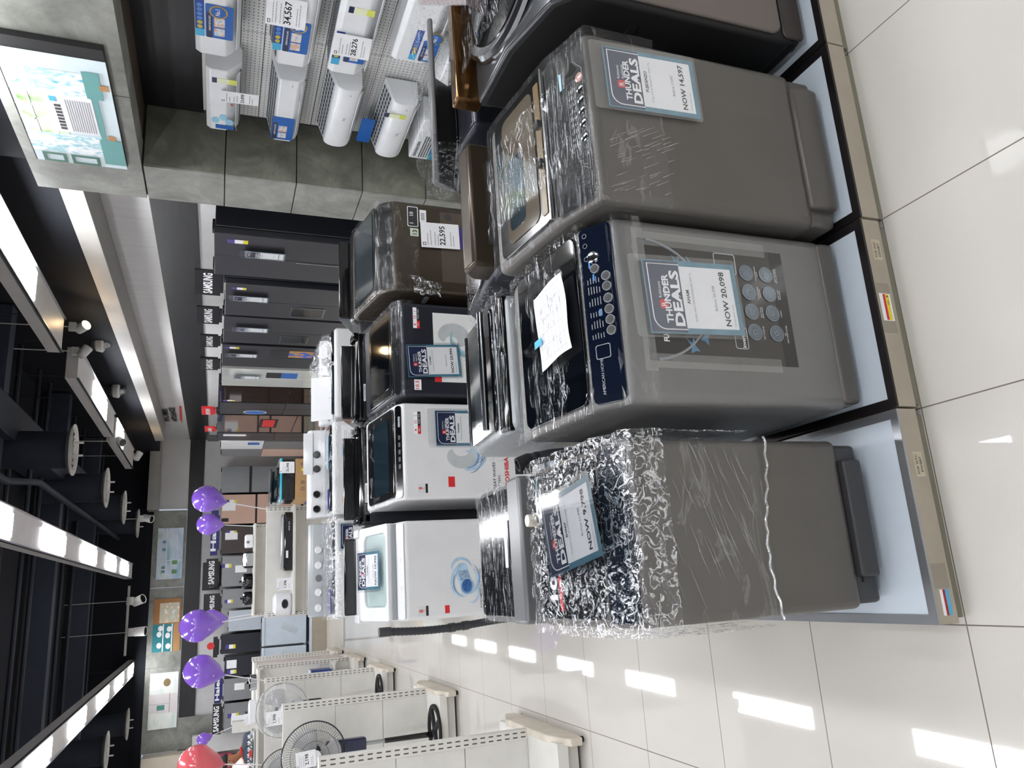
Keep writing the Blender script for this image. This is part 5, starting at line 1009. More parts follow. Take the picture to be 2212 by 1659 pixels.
# brand boards on top of the refrigerators
def top_board(o, u, w, h, txt, label, m=None, grp='black brand boards on top of refrigerators', tm=WHINK, th=None):
    t = thing('brand_board', label, 'sign', o, 0, grp); F = Fr(o, u, (0, 0, 1)); m = m or mat('board_black', '#17161a', .35)
    part(t, 'board', m, lambda b: b.plate(F, 0, w, .03, h, -.03, 0)); part(t, 'stand', m, lambda b: b.plate(F, w * .12, w * .88, -.0, .035, -.03, 0))
    if txt: text(t, 'board_lettering', tm, [(txt, F, w / 2, h * .40, (th or h * .30), .03, 'C', w * .82, .003)])
    return t
for (xl, yl, xr, yr, hh, lb) in ((2.99, 7.75, 3.15, 7.5, .27, 'brand board on the second refrigerator from the column, largest in the row'), (2.98, 8.6, 3.10, 8.4, .26, 'brand board on the third refrigerator from the column'), (2.98, 9.45, 3.08, 9.3, .23, 'brand board on the fourth refrigerator from the column'), (2.98, 10.45, 3.08, 10.25, .25, 'brand board on the white glass refrigerator, last in the row')):
    top_board((xl + .04, yl, 1.934 if yl < 8 else 1.944 if yl < 9 else 1.955), (xr - xl, yr - yl, 0), math.hypot(xr - xl, yr - yl), hh, 'SAMSUNG', lb)
top_board((3.12, 13.55, 2.02), (0, -1, 0), .5, .22, 'BUY NOW', 'red and white topper on the wide black refrigerator', RED); top_board((3.12, 14.95, 2.015), (0, -1, 0), .35, .20, 'SAVE', 'small red topper beside the wide black refrigerator', RED)
top_board((3.12, 15.9, 1.955), (0, -1, 0), .5, .22, '', 'dark grey topper on the silver refrigerator with white upper doors', DGREY)
# back wall refrigerators
G2 = 'refrigerators against the back wall'
def bf(x0, x1, zt, lb, doors, m, **k): return fridge(((x0 + x1) / 2, 18.22), x1 - x0, zt - .10, .70, 0, lb, doors, m, G2, **k)
t, F, w, H = bf(2.40, 3.0, 1.90, 'grey refrigerator in the back corner with black bar handle', [(0, 1, 0, 1)], FS); part(t, 'black_bar', BLACKM, lambda m: m.plate(F, 0, w, H - .65, H - .60, .001, .02))
t, F, w, H = bf(1.70, 2.36, 1.88, 'pink refrigerator with stickers behind the purple balloons', [(0, 1, .58, 1), (0, 1, .42, .56), (0, 1, 0, .40)], FPK); estick(t, F, w - .22, H - .32, 1.4); part(t, 'price_sheet', PAPER, lambda m: m.plate(F, w * .45, w * .72, H - .30, H - .02, .001, .003)); part(t, 'black_badge', INK, lambda m: m.plate(F, w * .08, w * .2, H - .16, H - .01, .001, .003, .01))
t, F, w, H = bf(1.05, 1.66, 1.86, 'dark brown-grey refrigerator under the blue brand banner', [(0, 1, .45, 1), (0, 1, 0, .44)], mat('fridge_taupe', '#4b4442', .3, metal=.3)); estick(t, F, w - .2, H - .32, 1.3); part(t, 'price_sheet', PAPER, lambda m: m.plate(F, w * .5, w * .75, H - .34, H - .08, .001, .003))
t, F, w, H = bf(.34, 1.0, 1.83, 'light grey two-door refrigerator under the lower white-lettered black board', [(0, 1, .4, 1), (0, 1, 0, .39)], FS); estick(t, F, w - .25, H - .2, 1.2); part(t, 'price_sheet', PAPER, lambda m: m.plate(F, w * .45, w * .68, H - .52, H - .28, .001, .003))
t, F, w, H = bf(-.12, .30, 1.80, 'slim grey refrigerator left of the light grey two-door one', [(0, 1, .4, 1), (0, 1, 0, .39)], FS); estick(t, F, w - .3, H - .22, 1.)
t, F, w, H = bf(-.60, -.16, 1.66, 'pale front-panelled refrigerator behind the paired balloons', [(0, 1, 0, 1)], mat('fridge_pale_blue', '#b4bcc6', .35)); 
t, F, w, H = bf(-1.05, -.65, 1.80, 'dark refrigerator with yellow label under the round red topper', [(0, 1, .5, 1), (0, 1, 0, .49)], CHAR); estick(t, F, .1, H - .3, 1.2)
t, F, w, H = bf(-1.52, -1.10, 1.72, 'black-cornered refrigerator behind the single left balloon', [(0, 1, 0, .98)], CHAR); estick(t, F, .06, H - .25, 1.1); part(t, 'price_sheet', PAPER, lambda m: m.plate(F, w * .4, w * .8, H - .25, H - .05, .001, .003))
t, F, w, H = bf(-2.0, -1.55, 1.72, 'grey two-door refrigerator with two white price sheets', [(0, 1, .5, 1), (0, 1, 0, .49)], FS); part(t, 'price_sheet', PAPER, lambda m: m.plate(F, w * .45, w * .75, H - .42, H - .22, .001, .003))
t, F, w, H = bf(-2.62, -2.04, 1.70, 'grey refrigerator beneath the leftmost lettered black board', [(0, 1, .4, 1), (0, 1, 0, .39)], FS); estick(t, F, w - .3, H - .3, 1.3); part(t, 'price_sheet', PAPER, lambda m: m.plate(F, w * .25, w * .55, H - .42, H - .15, .001, .003))
GB = 'brand banners above the back wall refrigerators'
top_board((1.03, 18.18, 1.90), (1, 0, 0), .98, .18, 'Haier', 'long blue and purple banner board behind the right balloons', mat('banner_indigo', '#27286e', .35, var=.3, scale=3), GB, th=.10)
top_board((.36, 18.16, 1.875), (1, 0, 0), .60, .27, 'SAMSUNG', 'black lettered board on the light grey two-door refrigerator, lower of the pair', None, GB, th=.11)
top_board((.30, 18.5, 1.83), (1, 0, 0), .60, .39, 'SAMSUNG', 'black lettered board set higher, behind the lower one', None, GB, th=.09)
top_board((-.26, 18.3, 1.815), (1, 0, 0), .48, .36, 'SAMSUNG', 'black lettered board partly behind the paired balloons', None, GB, th=.09)
top_board((-2.62, 18.18, 1.715), (1, 0, 0), .60, .20, 'SAMSUNG', 'leftmost black lettered board near the person', None, GB, th=.10)
top_board((-2.02, 18.25, 1.735), (1, 0, 0), .56, .16, 'Haier', 'small blue banner board beside the leftmost black board', mat('banner_indigo', '#27286e'), GB, th=.08)
t = top_board((-1.1, 18.2, 1.83), (1, 0, 0), .42, .12, 'TOPPER'[:0], 'black topper with a red disc beside the left balloon', None, GB); part(t, 'red_disc', RED, lambda m: m.cyl((-.86, 18.19, 2.0), (-.86, 18.21, 2.0), .075, n=24)); part(t, 'disc_stem', BLACKM, lambda m: m.box(-.88, -.84, 18.2, 18.22, 1.94, 1.97))
# ---------------------------------------------------------------- double-sided shelf units
SLOT = mat('slot_dark', '#55504a', .7); WORN = mat('worn_cream_edge', '#d3cabb', .5, var=.15, scale=9)
def gondola(y, x0, x1, label, h=1.37, ends=(1,), depth=.46, grp='white double-sided steel shelf units', shelves=()):
    t = thing('shelf_unit', label, 'shelf unit', ((x0 + x1) / 2, y, 0), 0, grp)
    zs = [.14, .54, .94, h - .005]
    for i in range(3):
        part(t, 'back_panel', SHELFW, lambda m: m.box(x0 + .03, x1 - .03, y - .014, y + .014, zs[i] + .002, zs[i + 1] - .002), .004)
    n = max(1, round((x1 - x0) / 1.25)); xs = [x0 + (x1 - x0) * k / n for k in range(n + 1)]
    for xp in xs:
        a = min(max(xp, x0 + .03), x1 - .03)
        p = part(t, 'upright', SHELFW, lambda m: m.box(a - .03, a + .03, y - .025, y + .025, 0.0, h), .004)
        def sl(m):
            for k in range(24):
                z = .17 + k * .05
                if z > h - .04: break
                for dx in (-.012, .012): m.box(a + dx - .0035, a + dx + .0035, y - .0262, y + .0262, z, z + .028)
        part(p, 'slot_column', SLOT, sl, smooth=0)
    for s in (-1, 1):
        part(t, 'base_shelf', SHELFW, lambda m: m.box(x0 + .02, x1 - .02, min(y + s * .02, y + s * depth), max(y + s * .02, y + s * depth), .125, .155), .004)
        part(t, 'kick_plate', SHELFW, lambda m: m.box(x0 + .03, x1 - .03, y + s * (depth - .05), y + s * (depth - .035), .02, .125))
        part(t, 'price_rail', SHELFW, lambda m: m.box(x0 + .02, x1 - .02, y + s * depth - .006, y + s * depth + .006, .095, .158), .002)
        for e in (x0 + .012, x1 - .012):
            f = part(t, 'base_foot', WORN if e > x0 + .1 else SHELFW, lambda m: m.profx([(y, .01), (y, .16), (y + s * (depth - .12), .16), (y + s * (depth + .06), .10), (y + s * (depth + .06), .03), (y + s * (depth - .05), .012)][::s], e - .02, e + .02), .006, 2)
            part(f, 'leveller', RUBBER, lambda m: m.cyl((e, y + s * (depth - .0), 0), (e, y + s * (depth - .0), .03), .016, n=10))
    for (z, s, a, b) in shelves:
        part(t, 'shelf', SHELFW, lambda m: m.box(a, b, min(y + s * .02, y + s * .38), max(y + s * .02, y + s * .38), z - .03, z), .004)
        for xx in (a + .01, b - .01): part(t, 'shelf_bracket', SHELFW, lambda m: m.profx([(y + s * .02, z - .10), (y + s * .02, z - .03), (y + s * .34, z - .03), (y + s * .34, z - .045)], xx - .004, xx + .004))
    return t
gondola(4.55, -3.35, -.83, 'white shelf unit nearest the camera on the left', 1.36)
gondola(6.95, -3.35, -.83, 'second white shelf unit from the camera, with the dark-ringed fan in front')
gondola(9.40, -3.35, -.83, 'third white shelf unit from the camera, with the film-wrapped fan in front', 1.375)
gondola(11.3, -3.35, -.83, 'fourth white shelf unit on the left, with kitchen appliances on top', 1.36, shelves=((1.38, -1, -2.4, -.86), (.42, -1, -2.4, -.86)))
gondola(13.3, -3.35, -.85, 'last white shelf unit on the left, behind the tall pale carton', 1.36)
gondola(9.45, -.19, 1.07, 'white shelf unit in the middle holding the long black oven', 1.39, shelves=((1.11, -1, -.17, 1.05),))
gondola(12.8, -.22, 1.18, 'farther middle shelf unit with small kitchen appliances on its top shelf', 1.40, shelves=((1.40, -1, -.20, 1.16), (.9, -1, -.20, 1.16)))
# things on the middle shelf units
t = thing('drawer_oven', 'long black appliance with silver stripe lying on the middle shelf', 'kitchen appliance', (.64, 9.2, 1.11))
part(t, 'body', BLACKP, lambda m: m.box(.31, .965, 9.10, 9.38, 1.115, 1.20), .01, 3); part(t, 'top_cover', ALU, lambda m: m.box(.33, .945, 9.12, 9.36, 1.20, 1.235), .01, 3)
f = Fr((.31, 9.099, 1.115), (1, 0, 0), (0, 0, 1)); part(t, 'vent_slots', PAPER, lambda m: [m.plate(f, .45 + .018 * k, .456 + .018 * k, .03, .045, 0, .001) for k in range(6)] and None, smooth=0); part(t, 'white_label', PAPER, lambda m: m.plate(f, .14, .22, .045, .07, 0, .001))
t = thing('rice_cooker', 'white rounded rice cooker with dark oval dial on the middle shelf', 'kitchen appliance', (-.05, 9.2, 1.11))
part(t, 'body', PLW, lambda m: m.lathe([(.10, 0), (.125, .02), (.13, .12), (.12, .17), (.08, .20), (.02, .205)], (-.05, 9.22, 1.112), n=32)); f = Fr((-.05, 9.088, 1.19), (1, 0, 0), (0, 0, 1))
part(t, 'dial', BLACKP, lambda m: m.fprism(f, ell(0, 0, .05, .035), -.01, .006), .002); part(t, 'dial_ring', CHROME, lambda m: m.rim(f, ell(0, 0, .053, .038), ell(0, 0, .047, .032), -.01, .008)); part(t, 'foot', RUBBER, lambda m: m.cyl((-.05, 9.22, 1.11), (-.05, 9.22, 1.116), .09, n=20))
price_card('white price card standing between the rice cooker and the black oven', Fr((.10, 9.08, 1.112), (1, 0, 0), (0, 0, 1)), .13, .17, '1,998')
def pot(x, y, z, r, h, m, label, grp, lid=GLASSD, n='cooking_pot'):
    t = thing(n, label, 'kitchen appliance', (x, y, z), 0, grp)
    part(t, 'body', m, lambda b: b.lathe([(r * .9, 0), (r, .01), (r, h * .8), (r * .95, h * .86)], (x, y, z), n=28)); part(t, 'lid', lid, lambda b: b.lathe([(r * .97, h * .86), (r * .7, h * .97), (r * .1, h), (.001, h)], (x, y, z), n=28)); part(t, 'lid_knob', BLACKP, lambda b: b.lathe([(.012, h), (.018, h + .015), (.02, h + .03), (.001, h + .035)], (x, y, z), n=16))
    return t
G = 'small appliances on the farther middle shelf unit'
pot(.05, 12.62, 1.40, .10, .14, BLACKP, 'small black cooker with chrome lid at the left end of the farther shelf top', G, CHROME)
pot(.30, 12.62, 1.40, .12, .16, BLACKP, 'black and silver cooker in the middle of the farther shelf top', G, ALU)
t = thing('toaster', 'silver curved toaster on the farther middle shelf top', 'kitchen appliance', (.62, 12.6, 1.40), 0, G); part(t, 'body', CHROME, lambda m: m.profx([(12.5, 1.402), (12.5, 1.50), (12.54, 1.55), (12.66, 1.55), (12.70, 1.50), (12.70, 1.402)], .52, .72), .01, 3); part(t, 'end_cap', BLACKM, lambda m: m.box(.50, .525, 12.5, 12.7, 1.402, 1.53), .008); part(t, 'end_cap', BLACKM, lambda m: m.box(.715, .74, 12.5, 12.7, 1.402, 1.53), .008); part(t, 'lever', BLACKM, lambda m: m.box(.745, .765, 12.58, 12.62, 1.46, 1.475), .002)
t = thing('rice_cooker', 'small white cooker with grey spout on the farther middle shelf top', 'kitchen appliance', (.90, 12.6, 1.40), 0, G); part(t, 'body', PLW, lambda m: m.box(.80, 1.0, 12.5, 12.7, 1.402, 1.53), .03, 4); part(t, 'spout', GREYP, lambda m: m.cyl((.88, 12.5, 1.48), (.88, 12.45, 1.50), .02, .012, 14))
# range cooker with blue film on a carton
t = thing('carton_box', 'brown cardboard carton with blue band and red dot under the gas range', 'box', (1.2, 8.3, .0)); CB = mat('cardboard', '#a9855c', .8); part(t, 'carton', CB, lambda m: m.box(1.0, 1.42, 8.15, 8.65, .60, 1.17), .004); part(t, 'blue_band', mat('band_indigo', '#383a86', .6), lambda m: m.box(.998, 1.422, 8.147, 8.652, .60, 1.04)); f = Fr((1.0, 8.146, .6), (1, 0, 0), (0, 0, 1)); part(t, 'red_dot', RED, lambda m: m.fprism(f, ell(.20, .36, .05, .05), 0, .002)); part(t, 'yellow_dot', YEL, lambda m: m.fprism(f.at(0, 0, .003), ell(.30, .50, .014, .014), 0, .002)); part(t, 'print_marks', NAVY, lambda m: [m.rim(f.at(a, .50, .003), rrect(-.014, .014, -.016, .016, .003), rrect(-.010, .010, -.012, .012, .002), 0, .001) for a in (.10, .17, .36)] and None)
part(t, 'lower_carton', CB, lambda m: m.box(.99, 1.43, 8.14, 8.66, .0, .60), .004)
t = thing('gas_range', 'black gas range top edged in bright blue film on the cardboard carton', 'cooker', (1.2, 8.4, 1.17)); part(t, 'body', BLACKP, lambda m: m.box(1.0, 1.42, 8.2, 8.62, 1.175, 1.30), .008, 3); part(t, 'blue_film_edge', mat('cyan_film', '#3fb0c8', .12, coat=.6), lambda m: m.box(.99, 1.43, 8.18, 8.64, 1.30, 1.325), .006); part(t, 'glass_top', TEALD, lambda m: m.box(1.0, 1.42, 8.2, 8.62, 1.325, 1.335), .004)
f = Fr((1.0, 8.198, 1.175), (1, 0, 0), (0, 0, 1))
for k in range(4): part(t, 'knob', BLACKP, lambda m: m.lathe([(.018, 0), (.016, .02), (.001, .022)], f.p(.06 + .07 * k, .06), f.n, 16))
for k in range(4): part(t, 'burner', BLACKM, lambda m: m.lathe([(.05, 0), (.05, .015), (.03, .02), (.001, .022)], (1.1 + .2 * (k % 2), 8.3 + .2 * (k // 2), 1.335), n=20))
t = thing('gas_range', 'second glass cooktop with greenish film standing behind the blue-edged one', 'cooker', (1.2, 8.9, 1.2)); part(t, 'glass_top', TEALD, lambda m: m.box(1.03, 1.42, 8.85, 9.25, 1.36, 1.38), .004); part(t, 'body', BLACKP, lambda m: m.box(1.05, 1.40, 8.87, 9.23, 1.26, 1.36), .006); part(t, 'display_stand', SHELFW, lambda m: m.box(1.08, 1.38, 8.9, 9.2, 0, 1.26), .004)
price_card('price card 26,498 standing at the blue-edged gas range', Fr((1.27, 8.17, 1.18), (1, 0, 0), (0, 0, 1)), .12, .15, '26,498')
# small pale refrigerators at the far end of the aisle
def sfr(x0, x1, lb):
    t, F, w, H = fridge(((x0 + x1) / 2, 15.0), x1 - x0, .83, .6, 0, lb, [(0, 1, 0, 1)], mat('freezer_pale_blue', '#bcc7d2', .35), 'small pale refrigerators at the aisle end', zb=.30)
    part(t, 'handle_strip', mat('freezer_pale_blue', ''), lambda m: m.plate(F, 0, w, H - .05, H, .0, .012), .003); part(t, 'plastic_sheet', SLEEVE, lambda m: m.plate(F.at(w * .3, H * .25, 0, -.5), 0, .12, 0, .3, .004, .006)); return t
sfr(-.79, -.29, 'small pale refrigerator right of its pair, at the far aisle end'); sfr(-1.22, -.82, 'small pale refrigerator left of its pair, partly behind the shelf units')
t = thing('display_platform', 'long beige platform under the small pale refrigerators', 'display platform', (-.75, 15.2, 0)); part(t, 'face_board', PLB, lambda m: m.box(-1.3, -.2, 14.9, 15.8, .0, .26), .004); part(t, 'top_panel', PLT, lambda m: m.box(-1.31, -.19, 14.89, 15.81, .26, .298), .003)
# things on the fourth left shelf unit
t = thing('carton_box', 'tall pale pinkish carton standing behind the third shelf unit', 'box', (-1.1, 12.1, .16)); part(t, 'carton', mat('pale_carton', '#cdc2bc', .7), lambda m: m.box(-1.45, -.86, 12.0, 12.5, .16, 1.34), .006); part(t, 'folded_lid', SHELFW, lambda m: m.box(-1.46, -.85, 11.99, 12.51, 1.34, 1.38), .003)
part(t, 'carton_stand', SHELFW, lambda m: m.box(-1.44, -.87, 12.02, 12.48, 0, .16))
NV = mat('box_dark_blue', '#1f3a7a', .35)
t = thing('carton_box', 'dark blue product box with white picture on the fourth shelf unit base', 'box', (-1.2, 10.98, .157)); part(t, 'carton', NV, lambda m: m.box(-1.42, -.93, 10.86, 11.12, .45, .72), .003); part(t, 'picture_panel', mat('lilac_print', '#c9c4d8', .4), lambda m: m.box(-1.3, -1.05, 10.856, 10.862, .50, .66)); part(t, 'box_top', PLW, lambda m: m.box(-1.422, -.928, 10.858, 11.122, .715, .724))
t = thing('carton_box', 'grey and black product box standing beside the dark blue one', 'box', (-1.25, 10.98, .42)); part(t, 'carton', mat('box_pale_grey', '#b5b9bf', .4), lambda m: m.box(-1.9, -1.46, 10.88, 11.12, .45, .68), .003); part(t, 'dark_label', INK, lambda m: m.box(-1.85, -1.5, 10.876, 10.882, .50, .60))
G = 'appliances on top of the fourth left shelf unit'
t = pot(-1.02, 11.1, 1.38, .10, .10, CHROME, 'shallow chrome pan lid at the right end of the left shelf top', G)
t = pot(-1.38, 11.1, 1.38, .15, .10, PLW, 'white domed cover in the middle of the left shelf top', G, PLW)
t = thing('buffet_warmer', 'chrome buffet warmer with wire handle and red detail on the left shelf top', 'kitchen appliance', (-1.85, 11.1, 1.38), 0, G); part(t, 'tray', CHROME, lambda m: m.box(-2.1, -1.6, 11.0, 11.25, 1.385, 1.42), .012, 3)
for k in range(6): part(t, 'jar', CHROME, lambda m: m.ball((-2.04 + .075 * k, 11.05, 1.45), .03, n=14))
part(t, 'wire_handle', DGREY, lambda m: m.tube([(-1.96, 11.0, 1.42), (-1.95, 11.0, 1.50), (-1.90, 11.0, 1.53), (-1.82, 11.0, 1.53), (-1.77, 11.0, 1.50), (-1.76, 11.0, 1.42)], .006, 8)); part(t, 'red_detail', RED, lambda m: m.box(-1.90, -1.82, 10.98, 11.0, 1.43, 1.46), .006)
price_card('white sheet sticking up behind the left shelf top', Fr((-1.55, 11.28, 1.40), (1, 0, 0), (0, 0, 1)), .13, .12, '')
# ---------------------------------------------------------------- fans
def fan(x, y, zc, zb, label, ring, r=.235, wrap=False, boxm=None):
    t = thing('pedestal_fan', label, 'fan', (x, y, zb), 0, 'pedestal fans')
    def cage(m):
        N = 72
        for k in range(N):
            a = 2 * PI * k / N; c, s = math.cos(a), math.sin(a)
            for sg in (-1, 1): m.tube([(x + c * .045, y + sg * .075, zc + s * .045), (x + c * r * .6, y + sg * .065, zc + s * r * .6), (x + c * r * .93, y + sg * .03, zc + s * r * .93), (x + c * r, y, zc + s * r)], .0011, 3)
        for q, yy in ((1., 0), (.75, -.055), (.45, -.07), (.2, -.076)): m.tube([(x + math.cos(2 * PI * k / 40) * r * q, y + yy, zc + math.sin(2 * PI * k / 40) * r * q) for k in range(40)], .0055 if q == 1. else .0016, 6, True)
    g = part(t, 'grille', ring, cage, smooth=60)
    def blade(a0):
        def fn(u, v):
            a = a0 + (u - .5) * 1.25 + .25 * v; rr = .04 + (r * .86 - .04) * v * (1 - .12 * (2 * u - 1) ** 2)
            return Vector((x + rr * math.cos(a), y - .02 + .045 * (u - .5), zc + rr * math.sin(a)))
        return fn
    for k in range(3):
        m = MB(); m.sheet(blade(k * 2 * PI / 3 + .3), 8, 8); o = m.build('blade', mat('fan_blade_grey', '#b3b3b3', .25, coat=.4), t, smooth=60); s = o.modifiers.new('thick', 'SOLIDIFY'); s.thickness = .003
    part(t, 'hub_cap', PLW, lambda m: m.lathe([(.05, 0), (.048, .012), (.035, .02), (.001, .022)], (x, y - .07, zc), (0, -1, 0), 24)); part(t, 'motor', BLACKP, lambda m: m.lathe([(.065, 0), (.07, .06), (.05, .13), (.001, .14)], (x, y + .06, zc), (0, 1, 0), 24))
    b = boxm or BLACKP
    part(t, 'neck', ALU, lambda m: m.cyl((x + .02, y + .08, zb + .03), (x + .02, y + .08, zc - .35), .016, n=14)); part(t, 'control_box', b, lambda m: m.box(x - .035, x + .075, y + .03, y + .12, zc - .42, zc - .10), .02, 4); part(t, 'pole', BLACKP, lambda m: m.cyl((x + .02, y + .08, zb + .02), (x + .02, y + .08, zb + .42), .024, .020, 16))
    def base(m):
        q = Fr((x + .06, y + .02, zb), (1, 0, 0), (0, 1, 0)); m.rim(q, ell(0, 0, .20, .20, 32), ell(0, 0, .165, .165, 32), 0, .022)
        for k in range(4): m.plate(q.at(0, 0, 0, k * PI / 2 + .5), .0, .175, -.022, .022, .004, .024)
    part(t, 'base', RUBBER, base, .004)
    if wrap: part(t, 'plastic_bag', film_mat('fan_bag', .18, .55, (12, 12, 12), 2., .15, .8), lambda m: m.sheet(lambda u, v: Vector((x + r * 1.03 * (2 * u - 1) * math.sqrt(max(0, 1 - .97 * (2 * v - 1) ** 2)), y - .08 - .02 * math.cos((2 * u - 1) * 1.5), zc + r * 1.03 * (2 * v - 1))) + noise.noise_vector(Vector((u * 7, v * 7, 1))) * .012, 30, 30), smooth=60)
    return t
WIRED = mat('fan_wire_dark', '#3c4046', .35, metal=.5); WIREL = mat('fan_wire_light', '#9b9fa2', .3, metal=.5)
fan(-1.19, 6.62, 1.15, .157, 'dark-ringed pedestal fan with price card, standing before the second shelf unit', WIRED, .245, False, mat('fan_box_navy', '#1c2040', .2, coat=.5))
fan(-1.14, 9.02, 1.21, .157, 'pale pedestal fan wrapped in clear plastic before the third shelf unit', WIREL, .27, True)
fan(-1.78, 9.05, 1.17, .157, 'black pedestal fan at the left frame edge before the third shelf unit', WIRED, .26)
price_card('white price card 2,198 hung on the dark-ringed fan', Fr((-1.25, 6.52, 1.14), (1, .0, .08), (-.08, 0, 1)), .12, .15, '2,198'); price_card('white price card in film on the plastic-wrapped fan', Fr((-1.26, 8.88, 1.22), (1, 0, .04), (-.04, 0, 1)), .14, .16, '1,998')
# ---------------------------------------------------------------- balloons
def balloon(x, y, z, r, top, label, col='balloon_violet', hexc='#8a5fd2', tilt=(.0, 0), mark=True, grp='violet balloons on white sticks'):
    bx, by, bz = top; t = thing('balloon', label, 'balloon', (bx, by, bz), 0, grp); c = Vector((x, y, z)); d = (Vector((bx, by, bz)) - c).normalized(); mt = mat(col, hexc, .22, coat=.6, var=.03)
    part(t, 'balloon_skin', mt, lambda m: m.lathe([(.001, -r * 1.08)] + [(r * math.sin(PI * k / 14), -r * 1.08 * math.cos(PI * k / 14)) for k in range(1, 9)] + [(r * .80, r * .55), (r * .55, r * .95), (r * .25, r * 1.22), (.018, r * 1.34), (.012, r * 1.36)], c, d, 32), smooth=80)
    part(t, 'knot', mt, lambda m: m.lathe([(.008, r * 1.34), (.016, r * 1.38), (.018, r * 1.42), (.001, r * 1.42)], c, d, 12)); part(t, 'stick', PLW, lambda m: m.cyl(c + d * r * 1.38, (bx, by, bz), .006, n=8))
    if mark: text(t, 'print_mark', WHINK, [('k', Fr(c + Vector((-.05, -r * .80, -r * .72)), (1, 0, 0), (0, -.8, .6)), 0, 0, .025, .02, 'L', None, .004)])
    return t
balloon(1.17, 9.40, 2.04, .155, (1.04, 9.42, 1.39), 'violet balloon at the right end of the middle shelf unit, rightmost of all')
balloon(1.20, 12.8, 2.06, .165, (1.15, 12.8, 1.40), 'smaller-looking violet balloon just left of the rightmost one')
balloon(-.22, 9.40, 2.09, .175, (-.16, 9.42, 1.39), 'front violet balloon of the overlapping pair')
balloon(-.24, 12.8, 1.97, .165, (-.19, 12.8, 1.40), 'rear violet balloon of the overlapping pair')
balloon(-.70, 9.40, 2.03, .175, (-.86, 9.42, 1.37), 'single violet balloon above the third shelf unit')
balloon(-2.50, 17.0, 2.06, .115, (-2.35, 17.0, 1.55), 'small distant violet balloon in front of the concrete column', grp='violet balloons on white sticks')
struct(MB().box(-2.45, -2.25, 16.9, 17.1, 0, 1.55), 'trim_11', SHELFW)
balloon(-1.62, 9.40, 2.03, .19, (-1.72, 9.42, 1.375), 'red balloon with pale print at the left frame edge', 'balloon_red', '#e2636c', mark=False)
# ---------------------------------------------------------------- televisions and white end board at far left
def tv(x0, x1, z0, z1, cols, label):
    t = thing('television', label, 'television', ((x0 + x1) / 2, 18.9, z0), 0, 'televisions on the far left wall'); f = Fr((x0, 18.85, z0), (1, 0, 0), (0, 0, 1)); W, H = x1 - x0, z1 - z0
    part(t, 'casing', BLACKM, lambda m: m.box(x0, x1, 18.855, 18.94, z0, z1), .004); part(t, 'screen', blobs_mat(cols[0], cols[1:], 2.2, (1, 1, 1), .2, 1, emit=1.1), lambda m: m.plate(f, .012, W - .012, .012, H - .012, 0, .002)); return t, f
tv(-4.3, -3.12, 1.62, 2.25, ('screen_blue', '#1d3fae', '#4bb3e8', '#e8f4ff', '#c02a6a'), 'upper television with blue picture behind the red balloon')
t, f = tv(-4.3, -3.15, .95, 1.5, ('screen_red', '#d8203a', '#f06a2a', '#fff0f4', '#c01a7a'), 'lower television with red and orange picture behind the person'); part(t, 'wall_mount', DGREY, lambda m: m.box(-3.9, -3.5, 18.94, 19.0, 1.1, 1.4))
t = thing('price_board', 'magenta poster with white lettering beside the televisions', 'sign', (-3.2, 18.8, 1.5)); f = Fr((-3.6, 18.80, 1.52), (1, 0, 0), (0, 0, 1)); part(t, 'board', mat('magenta_print', '#b8265e', .4), lambda m: m.plate(f, 0, .5, 0, .30, -.03, 0)); text(t, 'board_lettering', WHINK, [('SALE', f, .25, .1, .10, .03, 'C', .4, .003)])
struct(MB().box(-3.02, -2.66, 18.6, 18.8, 0, 2.3), 'trim_12', WALLW)
# ---------------------------------------------------------------- the person
SKIN = mat('skin_brown', '#a56f52', .5, var=.05); SHIRT = mat('shirt_grey_blue', '#4d5666', .8, bump=.2); TROU = mat('trousers_dark', '#1c1e26', .8); HAIR = mat('hair_black', '#0e0c0c', .6, bump=.6, bscale=90)
def skinned(name, pts, edges, mt, parent, sub=2, root=0):
    me = bpy.data.meshes.new(name); inv = MAT4[parent.name].inverted(); me.from_pydata([inv @ Vector(p[:3]) for p in pts], edges, []); o = bpy.data.objects.new(name, me); C.objects.link(o); o.parent = parent; MAT4[o.name] = MAT4[parent.name]
    me.materials.append(mt); s = o.modifiers.new('skin', 'SKIN'); s.use_smooth_shade = True
    sv = me.skin_vertices[0].data if me.skin_vertices else None
    if sv is None: me.attributes; 
    for i, p in enumerate(pts):
        rx = p[3]; ry = p[4] if len(p) > 4 else rx; sv[i].radius = (rx, ry); sv[i].use_root = (i == root)
    m = o.modifiers.new('sub', 'SUBSURF'); m.levels = sub; m.render_levels = sub
    return o
px, py = -2.22, 14.0
t = thing('person', 'person in grey shirt with red collar and cuffs, head bent, behind the left shelf units', 'person', (px, py, 0))
def mkskin(*a, **k):
    try: return skinned(*a, **k)
    except Exception as e: print('skin', e)
